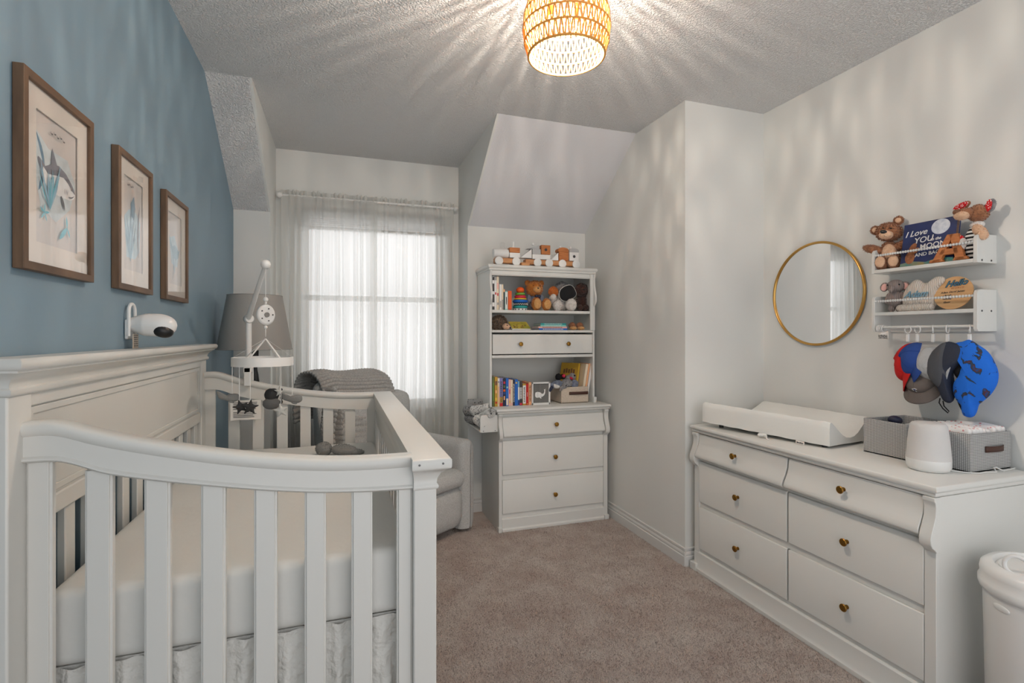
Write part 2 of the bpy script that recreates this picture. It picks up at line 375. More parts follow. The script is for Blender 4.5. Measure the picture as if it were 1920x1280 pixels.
def single(name, b, m, label, cat, group=None, kind=None, **k):
    """a thing that is one mesh: its origin is moved to its base"""
    xs = [v[0] for v in b.v]; ys = [v[1] for v in b.v]; zs = [v[2] for v in b.v]
    c = Vector(((min(xs) + max(xs)) / 2, (min(ys) + max(ys)) / 2, min(zs))); b.v = [tuple(Vector(v) - c) for v in b.v]
    o = obj(name, b, m, **k); o.location = c; WM0[o.name] = c; WM[o.name] = Matrix.Translation(c); return tag(o, label, cat, group, kind)
def text(name, s_, size, T, m, parent, shear=0, ext=.0004, align='CENTER', bold=0, spacing=1):
    cu = bpy.data.curves.new(name, 'FONT'); cu.body = s_; cu.size = size; cu.shear = shear; cu.extrude = ext; cu.align_x = align; cu.align_y = 'CENTER'; cu.offset = bold; cu.resolution_u = 3
    cu.space_character = spacing
    t = bpy.data.objects.new('tmp', cu); C.objects.link(t); dg = bpy.context.evaluated_depsgraph_get(); me = bpy.data.meshes.new_from_object(t.evaluated_get(dg))
    bpy.data.objects.remove(t); bpy.data.curves.remove(cu)
    b = B(); b.v = [tuple(T @ v.co) for v in me.vertices]; b.f = [tuple(p.vertices) for p in me.polygons]; b.mi = [0] * len(b.f); bpy.data.meshes.remove(me)
    return obj(name, b, m, parent, recalc=False)
def TX(x, y, z, tilt=0, roll=0):   # text/plate frame facing -X: local x -> -Y, local y -> +Z
    return Matrix.Translation((x, y, z)) @ Matrix(((0, 0, -1, 0), (-1, 0, 0, 0), (0, 1, 0, 0), (0, 0, 0, 1))) @ Matrix.Rotation(tilt, 4, 'X') @ Matrix.Rotation(roll, 4, 'Z')
def TY(x, y, z, tilt=0, roll=0):   # frame facing -Y: local x -> +X, local y -> +Z
    return Matrix.Translation((x, y, z)) @ Matrix.Rotation(PI / 2, 4, 'X') @ Matrix.Rotation(tilt, 4, 'X') @ Matrix.Rotation(roll, 4, 'Z')
def TXp(x, y, z, roll=0):          # frame facing +X: local x -> +Y, local y -> +Z
    return Matrix.Translation((x, y, z)) @ Matrix(((0, 0, 1, 0), (1, 0, 0, 0), (0, 1, 0, 0), (0, 0, 0, 1))) @ Matrix.Rotation(roll, 4, 'Z')
def blob(name, specs, m, parent, fuzz=0, fl=.006, noise=.02, **k):
    b = B()
    for c, r, *rot in specs: b.ball(c, r, rot[0] if rot else (0, 0, 0), noise=noise)
    if fuzz: b.fuzz(fuzz, fl)
    return obj(name, b, m, parent, angle=180, recalc=not fuzz, **k)

# ------------------------------------------------------------------ room shell
XL, XR, XS, XD1, XD2 = -.664, 2.49, 1.911, -.442, .923
YJ, YK, YS, YW = 2.502, 3.785, 3.022, 4.107
ZC, ZK, YB = 2.717, 2.177, -.9
side = [(YB, 0), (YK, 0), (YK, ZK), (YS, ZC), (YB, ZC)]
struct('wall_left', B().prism(side, 'yz', XL - .1, XL), 'wall_blue')
struct('wall_right', B().box(XR, XR + .1, YB, YJ + .1, 0, ZC), 'wall')
struct('wall_front_right', B().box(XS + .012, XR, YJ, YJ + .1, 0, ZC), 'wall')
struct('wall_alcove_right', B().prism([(YJ, 0), (YK, 0), (YK, ZK), (YS, ZC), (YJ, ZC)], 'yz', XS, XS + .012), 'wall')
struct('wall_back_left', B().box(XL, XD1 - .015, YK, YK + .1, 0, ZK + .05), 'wall')
struct('wall_back_right', B().box(XD2 + .015, XS + .012, YK, YK + .1, 0, ZK + .05), 'wall')
dorm = [(YK, 0), (YW, 0), (YW, ZC), (YS, ZC), (YK, ZK)]
struct('wall_dormer_left', B().prism(dorm, 'yz', XD1 - .015, XD1), 'wall')
struct('wall_dormer_right', B().prism(dorm, 'yz', XD2, XD2 + .015), 'wall')
WX0, WX1, WZ0, WZ1 = -.27, .80, .78, 2.30
b = B(); b.box(XD1 - .02, WX0, YW, YW + .14, 0, ZC); b.box(WX1, XD2 + .02, YW, YW + .14, 0, ZC); b.box(WX0, WX1, YW, YW + .14, 0, WZ0); b.box(WX0, WX1, YW, YW + .14, WZ1, ZC)
struct('wall_back', b, 'wall')
b = B(); b.box(XL - .1, XR + .1, YB, YS, ZC, ZC + .08); b.box(XD1 - .02, XD2 + .02, YS, YW + .14, ZC, ZC + .08)
struct('ceiling', b, 'ceiling')
sl = [(YS, ZC), (YK + .02, ZK - .014), (YK + .1, ZK + .03), (YS, ZC + .08)]
struct('ceiling_slope_left', B().prism(sl, 'yz', XL - .05, XD1 - .014), 'ceiling')
struct('ceiling_slope_right', B().prism(sl, 'yz', XD2 + .014, XS + .012), 'slope')
struct('floor', B().box(XL - .1, XR + .1, YB, YW + .14, -.05, 0), 'carpet')
# carpet pile: real short tufts over the open part of the floor, one uncountable mass
def pile():
    vs = []; fs = []; r = R.random
    for _ in range(150000):
        x = -.15 + r() * 2.2; y = .9 + r() * 2.6
        if r() > 1.7 / (y + .4): continue
        a = r() * 6.283; w = .0022; h = .004 + .006 * r(); dx, dy = math.cos(a) * w, math.sin(a) * w; n = len(vs)
        vs += [(x - dx, y - dy, 0), (x + dx, y + dy, 0), (x + (r() - .5) * .008, y + (r() - .5) * .008, h)]; fs.append((n, n + 1, n + 2))
    bb = B(); bb.v = vs; bb.f = fs; bb.mi = [0] * len(fs)
    o = obj('carpet_pile', bb, 'carpet', recalc=False, angle=180); tag(o, 'beige pink cut pile of the carpet on the floor', 'carpet', kind='stuff')
pile()
# baseboards with a moulded profile
bp = [(0, 0), (.014, 0), (.014, .058), (.009, .062), (.011, .066), (.011, .078), (.006, .086), (.009, .092), (.008, .104), (0, .106)]
struct('baseboard_right', B().prism([(XS - o, z) for o, z in bp], 'xz', YJ - .012, YK), 'trim')
struct('baseboard_front_right', B().prism([(YJ - o, z) for o, z in bp], 'yz', XS - .012, XR), 'trim')
struct('baseboard_back', B().prism([(YK - o, z) for o, z in bp], 'yz', XD2, XS), 'trim')
struct('baseboard_back_left', B().prism([(YK - o, z) for o, z in bp], 'yz', XL, XD1), 'trim')
struct('baseboard_window', B().prism([(YW - o, z) for o, z in bp], 'yz', XD1, XD2), 'trim')
struct('baseboard_left', B().prism([(XL + o, z) for o, z in bp], 'xz', YB, YK), 'trim')
# window
win = bpy.data.objects.new('window_1', None); C.objects.link(win); win['kind'] = 'structure'
b = B()
for x0, x1, z0, z1 in ((WX0, WX1, WZ0, WZ0 + .05), (WX0, WX1, WZ1 - .05, WZ1), (WX0, WX0 + .05, WZ0, WZ1), (WX1 - .05, WX1, WZ0, WZ1)): b.box(x0, x1, YW + .03, YW + .1, z0, z1)
o = obj('window_frame', b, 'trim', win, bev=.004)
b = B(); b.box(WX0, WX1, YW + .03, YW + .08, 1.61, 1.65); obj('sash_rail', b, 'trim', win, bev=.004)
for x0, x1 in ((WX0 + .05, WX1 - .05),):
    for z0, z1 in ((WZ0 + .05, 1.60), (1.66, WZ1 - .05)): obj('pane', B().box(x0, x1, YW + .055, YW + .059, z0, z1), 'glass', win)
obj('window_sill', B().box(WX0 - .03, WX1 + .03, YW - .03, YW + .03, WZ0 - .025, WZ0), 'trim', win, bev=.004)
for nm, x0, x1, z0, z1 in (('casing', WX0 - .06, WX0, WZ0, WZ1), ('casing', WX1, WX1 + .06, WZ0, WZ1), ('casing', WX0 - .06, WX1 + .06, WZ1, WZ1 + .06)):
    obj(nm, B().box(x0, x1, YW - .012, YW, z0, z1), 'trim', win, bev=.003)

# ------------------------------------------------------------------ window dressing
t = thing('window_blind', 'white slatted blind drawn up to the top of the window behind the voile', 'blind', (.265, YW - .02, 2.14))
obj('headrail', B().box(WX0 - .02, WX1 + .02, YW - .05, YW - .014, 2.30, 2.345), 'trim', t, bev=.004)
for k in range(10):
    obj('slat', B().box(WX0 - .01, WX1 + .01, YW - .055, YW - .014, 2.155 + k * .0145, 2.158 + k * .0145), 'trim', t)
obj('bottom_rail', B().box(WX0 - .01, WX1 + .01, YW - .055, YW - .014, 2.135, 2.150), 'trim', t, bev=.003)

t = thing('curtain_rod', 'white curtain rod with round finials across the window alcove', 'curtain rod', (.23, 4.03, 2.36))
obj('rod', B().tube([(-.40, 4.03, 2.36), (.87, 4.03, 2.36)], .009, 10), 'plastic', t)
for x in (-.412, .884):
    obj('finial', B().ball((x, 4.03, 2.36), .023), 'plastic', t, angle=180)
for x in (-.385, .86):
    obj('bracket', B().box(x - .008, x + .008, 4.03, YW, 2.35, 2.37), 'plastic', t, bev=.002)

def curtain(x0, x1, label, seed, yoff):
    r = random.Random(seed); n = 230
    ph = [0]
    for i in range(n): ph.append(ph[-1] + (2 * PI * 13 / n) * (x1 - x0) / .66 * r.uniform(.1, 1.2) * (1.6 if int(i / 17) % 3 else .5))
    lean = [r.uniform(-.03, .03) for _ in range(9)]
    def fn(u, v):
        i = int(u * (n - 1)); z = .02 + 2.34 * v; sp = 1 - v
        a = .006 + .022 * min(1, sp * 1.6)
        le = lean[int(u * 7.99)] * (1 - u * 8 % 1) + lean[int(u * 7.99) + 1] * (u * 8 % 1)
        x = x0 + (x1 - x0) * (u * (1 - .0) + le * .9 * sp * math.sin(PI * u)) + .008 * math.sin(ph[i] * .5 + 3 * v) * sp
        y = 4.03 + yoff + a * math.sin(ph[i] + 1.1 * math.sin(2.3 * v + u * 5)) + .012 * math.sin(u * 9 + 2 * v) * sp
        return (x, y, z)
    b = B().grid(fn, n, 36)
    t = thing('curtain', label, 'curtain', ((x0 + x1) / 2, 4.03, .02))
    obj('panel', b, 'sheer', t, angle=180, recalc=False)
    b = B()
    def fr(u, v):
        i = int(u * (n - 1)); return (x0 + (x1 - x0) * u, 4.03 + (.012 + .012 * v) * math.sin(ph[i] * 1.7) + .004, 2.345 + .055 * v + .006 * math.sin(ph[i] * 1.3) * v)
    b.grid(fr, n, 5); obj('ruffle', b, 'sheer', t, angle=180, recalc=False)
curtain(-.40, .27, 'white sheer voile curtain on the left half of the window', 3, -.012)
curtain(.22, .87, 'white sheer voile curtain on the right half of the window', 11, .012)

# ------------------------------------------------------------------ crib
def rail_profile(pts):
    xs = [p[0] for p in pts]
    def f(x):
        if x <= xs[0]: return pts[0][1]
        for i in range(len(pts) - 1):
            if x <= pts[i + 1][0]:
                t = (x - xs[i]) / (xs[i + 1] - xs[i]); p0 = pts[max(i - 1, 0)]; p1, p2 = pts[i], pts[i + 1]; p3 = pts[min(i + 2, len(pts) - 1)]
                m1 = (p2[1] - p0[1]) / max(p2[0] - p0[0], 1e-6) * (p2[0] - p1[0]); m2 = (p3[1] - p1[1]) / max(p3[0] - p1[0], 1e-6) * (p2[0] - p1[0])
                return (2 * t ** 3 - 3 * t * t + 1) * p1[1] + (t ** 3 - 2 * t * t + t) * m1 + (-2 * t ** 3 + 3 * t * t) * p2[1] + (t ** 3 - t * t) * m2
        return pts[-1][1]
    return f
top = rail_profile([(-.614, 1.170), (-.575, 1.171), (-.545, 1.165), (-.5, 1.148), (-.43, 1.127), (-.34, 1.104), (-.25, 1.084), (-.15, 1.066), (-.03, 1.051), (.08, 1.045), (.177, 1.044)])
bot = rail_profile([(-.614, 1.085), (-.55, 1.082), (-.47, 1.050), (-.36, 1.023), (-.25, 1.001), (-.15, .983), (-.04, .968), (.08, .959), (.177, .956)])
crib = thing('crib', 'white wooden crib with a high panelled headboard and curved slatted ends', 'crib', (-.2, 2.07, 0))
HX = -.614; BX = -.66
# headboard
b = B().crown(BX, HX, 1.26, 2.83, [(0, 1.228), (.004, 1.228), (.009, 1.233), (.009, 1.241), (.004, 1.245), (.004, 1.250), (.007, 1.258), (.014, 1.266), (.024, 1.273), (.030, 1.276), (.030, 1.280), (.037, 1.283), (.041, 1.290), (.041, 1.298), (.036, 1.304)], xi=0)
obj('crown_moulding', b, 'crib', crib, angle=50)
for y0, y1 in ((1.26, 1.345), (2.745, 2.83)): obj('headboard_post', B().box(BX, HX, y0, y1, 0, 1.23), 'crib', crib, bev=.004)
obj('headboard_rail', B().box(BX + .006, HX - .004, 1.345, 2.745, 1.199, 1.23), 'crib', crib, bev=.003)
obj('headboard_panel', B().box(BX + .01, HX - .012, 1.345, 2.745, .985, 1.199), 'crib', crib)
b = B().ring(1.352, 2.738, .99, 1.196, .016, HX - .013, HX - .008); obj('panel_moulding', b, 'crib', crib, bev=.002)
obj('headboard_rail', B().box(BX + .006, HX - .004, 1.345, 2.745, .938, .985), 'crib', crib, bev=.004)
obj('headboard_rail', B().box(BX + .006, HX - .004, 1.345, 2.745, .28, .36), 'crib', crib, bev=.004)
sl0 = None
for k in range(12):
    y = 1.40 + k * .1165
    if sl0 is None: sl0 = obj('slat', B().box(-.646, -.628, y, y + .05, .36, .938), 'crib', crib, bev=.003)
    else:
        c = sl0.copy(); c.location = (0, k * .1165, 0); C.objects.link(c); c.parent = crib
# ends
def end_panel(yo, s, flip):
    """yo: outer face; s: +1 when the inside of the crib lies towards +Y"""
    b = B(); n = 60
    sec = lambda T_, Bt: [(.006, Bt + .001), (.0, Bt + .006), (.0, Bt + .010), (.005, Bt + .014), (.005, T_ - .030), (.0, T_ - .026), (-.004, T_ - .016), (-.003, T_ - .007), (.004, T_), (.042, T_), (.049, T_ - .007), (.050, T_ - .016), (.046, T_ - .026), (.041, T_ - .030), (.041, Bt)]
    m = 15
    def fn(u, v):
        x = HX + (.177 - HX) * u; q = sec(top(x), bot(x))[int(round(v * m)) % m]; return (x, yo + s * q[0], q[1])
    b.grid(fn, n, m, cv=True); b.add([], [])
    base = len(b.v)
    b.f += [tuple(range(m)), tuple((n - 1) * m + k for k in range(m))][:2]; b.mi += [0, 0]
    obj('end_rail', b, 'crib', crib, angle=50)
    for x0, x1 in ((-.614, -.57), (-.514, -.4646), (-.4068, -.3571), (-.2977, -.248), (-.1892, -.1398), (-.0798, -.0311), (.0276, .0779), (.1373, .1771)):
        xm = (x0 + x1) / 2; zt = min(bot(x0), bot(x1)); b = B()
        ya, yb = yo + s * .012, yo + s * .032
        # slat with small step along both long edges
        e = .0045
        P_ = [(x0, ya + s * e), (x0 + e, ya + s * e), (x0 + e, ya), (x1 - e, ya), (x1 - e, ya + s * e), (x1, ya + s * e), (x1, yb), (x0, yb)]
        b.prism(P_, 'xy', .2, zt + .012)
        obj('slat', b, 'crib', crib, bev=.0012)
    obj('bottom_rail', B().box(HX, .177, min(yo + s * .004, yo + s * .04), max(yo + s * .004, yo + s * .04), .13, .21), 'crib', crib, bev=.004)
end_panel(1.3055, 1, 0); end_panel(2.835, -1, 1)
# front side
for y0, y1 in ((1.30, 1.352), (2.788, 2.84)): obj('front_post', B().box(.177, .2355, y0, y1, 0, .975), 'crib', crib, bev=.004)
b = B().crown(.178, .2345, 1.301, 2.839, [(0, .955), (.004, .958), (.006, .963), (.004, .968), (.001, .972), (.003, .985), (.010, .998), (.021, 1.008), (.027, 1.011), (.032, 1.013), (.034, 1.018), (.034, 1.036), (.030, 1.0405)], xi=.25)
obj('rail_cap', b, 'crib', crib, angle=50)
b = B()
for x, y in ((.187, 1.2685), (.246, 1.2685)): b.lathe([(0, .0), (.0028, .0), (.0028, .003), (0, .003)], (0, 0, 0), 8, T=Matrix.Translation((x, y, 1.0275)) @ Matrix.Rotation(PI / 2, 4, 'X'))
obj('screw_cover', b, 'screw', crib)
obj('front_rail', B().box(.186, .226, 1.352, 2.788, .875, .96), 'crib', crib, bev=.004)
obj('front_rail', B().box(.186, .226, 1.352, 2.788, .13, .21), 'crib', crib, bev=.004)
s1 = None
for k in range(13):
    y = 1.395 + k * .108
    if s1 is None: s1 = obj('slat', B().box(.197, .214, y, y + .05, .21, .875), 'crib', crib, bev=.003)
    else: c = s1.copy(); c.location = (0, k * .108, 0); C.objects.link(c); c.parent = crib
# paper care label tied to the far slats
lb = thing('warning_label', 'white printed warning sheet hung on the far end of the crib', 'label', (-.434, 2.775, .935))
obj('sheet', B().box(-.50, -.366, 2.774, 2.777, .935, 1.03), 'paper', lb)
b = B()
for k in range(10):
    if k == 5: continue
    b.box(-.487, -.40 + .02 * R.random(), 2.7725, 2.774, 1.018 - k * .0078, 1.0205 - k * .0078)
obj('printed_lines', b, 'dark', lb)

mt = B().box(-.606, .172, 1.362, 2.775, .625, .792)
tag(obj('m', mt, 'sheet'), None)
bpy.data.objects.remove(bpy.data.objects['m'])
def soft_box(x0, x1, y0, y1, z0, z1, r, wr=.0, n=26, fold=None):
    """rounded cushion with gentle folds"""
    hs = Vector(((x1 - x0) / 2, (y1 - y0) / 2, (z1 - z0) / 2)); c = Vector(((x0 + x1) / 2, (y0 + y1) / 2, (z0 + z1) / 2)); rad = min(hs) * min(1, r * 2.0)
    b = B()
    def side(ax, sg):
        a1, a2 = [(1, 2), (2, 0), (0, 1)][ax]
        def q(t, h):   # parameter 0..1 to a coordinate, dense near the rounded edges
            e = rad / h if h else 0; k = .18
            if t < k: return -h + rad * (1 - math.cos(t / k * PI / 2)) * 1.0
            if t > 1 - k: return h - rad * (1 - math.cos((1 - t) / k * PI / 2))
            return -h + rad + (t - k) / (1 - 2 * k) * (2 * h - 2 * rad)
        def fn(u, v):
            p = [0, 0, 0]; p[ax] = sg * hs[ax]; p[a1] = q(u, hs[a1]); p[a2] = q(v, hs[a2]); p = Vector(p)
            inn = Vector([max(-(hs[k] - rad), min(hs[k] - rad, p[k])) for k in range(3)]); d = p - inn
            if d.length > 1e-9: p = inn + d.normalized() * rad
            X, Y, Z = c + p; w = wr * (math.sin(13 * X + 5 * Y) * math.sin(7 * Y - 4 * X) + .5 * math.sin(31 * X * (1 + .2 * math.sin(3 * Y))))
            cr = 1 + .0
            return Vector((X, Y, Z + w * max(0, min(1, (p.z / hs.z + .4)))))
        return fn
    for ax in range(3):
        for sg in (-1, 1): b.grid(side(ax, sg), n, n)
    return b
b = soft_box(-.606, .174, 1.362, 2.775, .622, .792, .16, .0016, 30)
single('crib_mattress', b, 'sheet', 'crib mattress under a fitted white cotton sheet', 'mattress', angle=60)
# gathered skirt under the mattress
def skirt(p0, p1, label):
    p0, p1 = Vector(p0), Vector(p1); d = p1 - p0; L_ = d.length; d.normalize(); n_ = Vector((-d.y, d.x, 0)); q = []
    ph = [0]
    for i in range(260): ph.append(ph[-1] + R.uniform(.1, .55))
    def fn(u, v):
        i = int(u * 259); z = .618 - .48 * v
        a = .004 + .012 * v; o_ = a * math.sin(ph[i] + .8 * math.sin(4 * v + u * 9)) + .006 * math.sin(18 * v + 30 * u) * v + .004 * math.sin(40 * v + 70 * u)
        return p0 + d * (L_ * u) + n_ * o_ + Vector((0, 0, z))
    return B().grid(fn, 260, 22)
sk = thing('crib_skirt', 'crumpled white gathered skirt hanging below the crib mattress', 'bed skirt', (-.2, 2.07, .14))
for p0, p1 in (((-.60, 1.372, 0), (.168, 1.372, 0)), ((.166, 1.38, 0), (.166, 2.76, 0)), ((.168, 2.765, 0), (-.60, 2.765, 0))):
    obj('skirt_panel', skirt(p0, p1, ''), 'skirt', sk, angle=180, recalc=False)
obj('deck', B().box(-.60, .16, 1.38, 2.76, .605, .62), 'skirt', sk)

# grey plush lying on the mattress
pl = thing('plush_toy', 'small grey knitted plush animal lying on the crib sheet', 'plush toy', (-.02, 2.50, .79))
blob('head', [((-.068, 2.515, .822), (.038, .034, .032), (0, .2, .3))], 'fab_grey', pl, fuzz=600, fl=.004)
blob('body', [((.02, 2.495, .815), (.06, .04, .026), (0, .1, -.2)), ((.075, 2.475, .805), (.035, .02, .014))], 'fab_grey', pl, fuzz=800, fl=.004)

# ------------------------------------------------------------------ baby mobile clamped to the crib
mo = thing('crib_mobile', 'white crib mobile arm with felt sea animals hanging from a ring', 'mobile', (-.426, 2.812, 1.10))
mx, my = -.426, 2.812
b = B(); b.box(mx - .017, mx + .017, my - .045, my + .04, 1.165, 1.195); b.box(mx - .017, mx + .017, my + .025, my + .045, 1.05, 1.19); b.box(mx - .015, mx + .015, my - .045, my - .027, 1.10, 1.19)
obj('clamp', b, 'plastic', mo, bev=.003)
obj('pole', B().tube([(mx, my, 1.19), (mx, my, 1.41)], .0135, 16), 'plastic', mo)
b = B().lathe([(0, -.02), (.018, -.02), (.022, -.014), (.022, .014), (.018, .02), (0, .02)], (0, 0, 0), 24, T=Matrix.Translation((mx, my, 1.428)) @ Matrix.Rotation(PI / 2, 4, 'X') @ Matrix.Rotation(.4, 4, 'Y'))
obj('joint', b, 'plastic', mo)
tip = Vector((-.311, 2.50, 1.662))
obj('arm', B().tube([(mx, my - .01, 1.43), tip], [.013, .0085], 14), 'plastic', mo)
obj('ball_end', B().ball(tip, .021), 'plastic', mo, angle=180)
obj('cord', B().tube([tip, (-.311, 2.5, 1.515)], .0012, 5), 'plastic', mo)
cx_, cy_ = -.311, 2.50
mb = B().lathe([(0, -.012), (.034, -.012), (.04, -.006), (.04, .006), (.034, .012), (0, .012)], (0, 0, 0), 32, T=Matrix.Translation((cx_, cy_, 1.438)) @ Matrix.Rotation(.55, 4, 'Z') @ Matrix.Rotation(PI / 2, 4, 'X') @ Matrix.Scale(1.15, 4, (0, 1, 0)))
mbx = obj('music_box', mb, 'plastic', mo, bev=.002)
T_ = Matrix.Translation((cx_, cy_, 1.438)) @ Matrix.Rotation(.55, 4, 'Z') @ Matrix.Rotation(PI / 2, 4, 'X')
b = B().lathe([(0, .012), (.011, .012), (.011, .016), (0, .016)], (0, 0, 0), 20, T=T_); obj('speaker_grille', b, 'fab_grey', mbx)
b = B()
for a in range(5): b.lathe([(0, .012), (.003, .012), (.003, .0145), (0, .0145)], (0, 0, 0), 8, T=T_ @ Matrix.Translation((.026 * math.cos(a * 1.257), .028 * math.sin(a * 1.257), 0)))
obj('hole', b, 'dark', mbx)
b = B(); b.ball((cx_, cy_, 1.506), .011); b.ball((cx_, cy_, 1.490), .006); b.ball((cx_, cy_, 1.383), .008); b.tube([(cx_, cy_, 1.385), (cx_, cy_, 1.34)], .0022, 6); obj('swivel', b, 'plastic', mo, angle=180)
rc = Vector((-.322, 2.50, 1.232)); hub = Vector((cx_, cy_, 1.332))
b = B().grid(lambda u, v: [(rc.x + q * math.cos(2 * PI * u), rc.y + q * math.sin(2 * PI * u), rc.z + z) for q, z in ((.125, -.019), (.125, .019), (.121, .019), (.121, -.019))][int(round(v * 4)) % 4], 48, 4, cu=True, cv=True)
obj('ring', b, 'plastic', mo)
for k in range(6):
    a = k * PI / 3 + .2; e = rc + Vector((.122 * math.cos(a), .122 * math.sin(a), .015)); x = Vector((-math.sin(a), math.cos(a), 0)) * .004
    b = B().add([hub - x, hub + x, e + x, e - x, hub - x + Vector((0, 0, .001)), hub + x + Vector((0, 0, .001)), e + x + Vector((0, 0, .001)), e - x + Vector((0, 0, .001))], [(0, 1, 2, 3), (7, 6, 5, 4), (0, 4, 5, 1), (1, 5, 6, 2), (2, 6, 7, 3), (3, 7, 4, 0)])
    obj('ribbon', b, 'plastic', mo)
def star(c, r, mt_, name='felt_star', rot=0, yaw=0):
    o_ = []
    for k in range(10):
        a = k * PI / 5 + PI / 2 + rot; q = r if k % 2 == 0 else r * .48; o_.append((q * math.cos(a), q * math.sin(a)))
    b = B().puff(o_, 'xz', 0, r * .32, rings=6, centre=(0, 0)); T = Matrix.Translation(c) @ Matrix.Rotation(yaw, 4, 'Z'); b.v = [tuple(T @ Vector(v)) for v in b.v]; return obj(name, b, mt_, mo, angle=180)
def whale(c, s_, mt_, yaw=0, flip=1, tilt=0):
    o_ = [(.0, -.3), (.35, -.34), (.62, -.2), (.68, .05), (.6, .27), (.3, .34), (-.1, .3), (-.45, .2), (-.7, .3), (-.86, .62), (-.98, .58), (-.92, .3), (-.8, .02), (-.5, -.12), (-.2, -.25)]
    o_ = [(x * flip, z) for x, z in o_]
    b = B().puff([(x * s_, z * s_) for x, z in o_], 'xz', 0, s_ * .24, rings=7, centre=(.1 * s_ * flip, 0)); b.ball((.05 * s_ * flip, -.12 * s_, -.32 * s_), (.24 * s_, .1 * s_, .08 * s_), (0, .3, 0), 10, 8)
    T = Matrix.Translation(c) @ Matrix.Rotation(yaw, 4, 'Z') @ Matrix.Rotation(tilt, 4, 'Y'); b.v = [tuple(T @ Vector(v)) for v in b.v]
    return obj('felt_whale', b, mt_, mo, angle=180)
# (u offset along camera right) hang points around the ring
def hang(px_, z, ang):
    e = Vector((rc.x + .122 * math.cos(ang), rc.y + .122 * math.sin(ang), rc.z - .018)); obj('string', B().tube([e, (e.x, e.y, z)], .0014, 5), 'plastic', mo); return e
def xa(x, back):   # angle on the ring for a world x, back half or front half
    q = max(-1, min(1, (x - rc.x) / .122)); return math.acos(q) * (1 if back else -1)
e = hang(0, 1.095, xa(-.435, False)); whale((e.x - .008, e.y, 1.08), .052, 'fab_grey', yaw=.3, flip=1)
e = hang(0, 1.072, xa(-.40, False)); star((e.x + .005, e.y, 1.045), .032, 'fab_dark', rot=.25, yaw=.2)
e = hang(0, 1.07, xa(-.355, False)); star((e.x, e.y, 1.045), .034, 'fab_dark', rot=-.1, yaw=.1)
e = hang(0, 1.09, xa(-.30, True)); b = B().ball((e.x, e.y, 1.068), (.032, .030, .032), noise=.04); obj('felt_ball', b, 'fab_dark', mo, angle=180)
b = B()
for q in range(4): b.ball((e.x + .042, e.y - .01, 1.09 - q * .018), (.007, .007, .010), nu=8, nv=6)
obj('felt_seaweed', b, 'fab_dark', mo, angle=180)
e = hang(0, 1.05, xa(-.265, True)); star((e.x, e.y, 1.085), .026, 'fab_light', yaw=.5)
b = B().ball((e.x - .035, e.y, 1.03), (.038, .02, .028), noise=.03); obj('felt_fish', b, 'fab_mid', mo, angle=180)
e = hang(0, 1.05, xa(-.24, False)); star((e.x, e.y, 1.022), .032, 'fab_light', rot=.15)
e = hang(0, 1.075, xa(-.205, True)); whale((e.x + .006, e.y, 1.055), .055, 'fab_grey', yaw=-.1, flip=1, tilt=-.05)

# ------------------------------------------------------------------ floor lamp in the corner
fl = thing('floor_lamp', 'floor lamp with tapered grey shade and thin dark pole in the left corner', 'floor lamp', (-.457, 3.24, 0))
lx, ly = -.457, 3.24
obj('base', B().lathe([(0, 0), (.13, 0), (.13, .012), (.12, .02), (.02, .026), (0, .026)], (lx, ly, 0), 32), 'dark', fl)
obj('pole', B().lathe([(0, .02), (.0075, .02), (.0075, 1.03), (.016, 1.05), (.022, 1.08), (.018, 1.12), (.012, 1.15), (.012, 1.19), (.018, 1.2), (.019, 1.27), (.012, 1.3), (0, 1.3)], (lx, ly, 0), 16), 'black', fl)
obj('shade', B().lathe([(.196, 1.266), (.143, 1.573), (.140, 1.573), (.193, 1.266)], (lx, ly, 0), 48, cap=False), 'lampshade', fl, angle=60)
b = B().tube([(lx + .195 * math.cos(a * PI / 24), ly + .195 * math.sin(a * PI / 24), 1.268) for a in range(48)], .003, 6, closed=True); b.tube([(lx + .142 * math.cos(a * PI / 24), ly + .142 * math.sin(a * PI / 24), 1.572) for a in range(48)], .003, 6, closed=True)
obj('shade_trim', b, 'lampshade', fl)
b = B()
for a in range(3): b.tube([(lx, ly, 1.56), (lx + .142 * math.cos(a * 2.094), ly + .142 * math.sin(a * 2.094), 1.565)], .002, 5)
b.tube([(lx, ly, 1.28), (lx, ly, 1.56)], .004, 6); obj('harp', b, 'dark', fl)

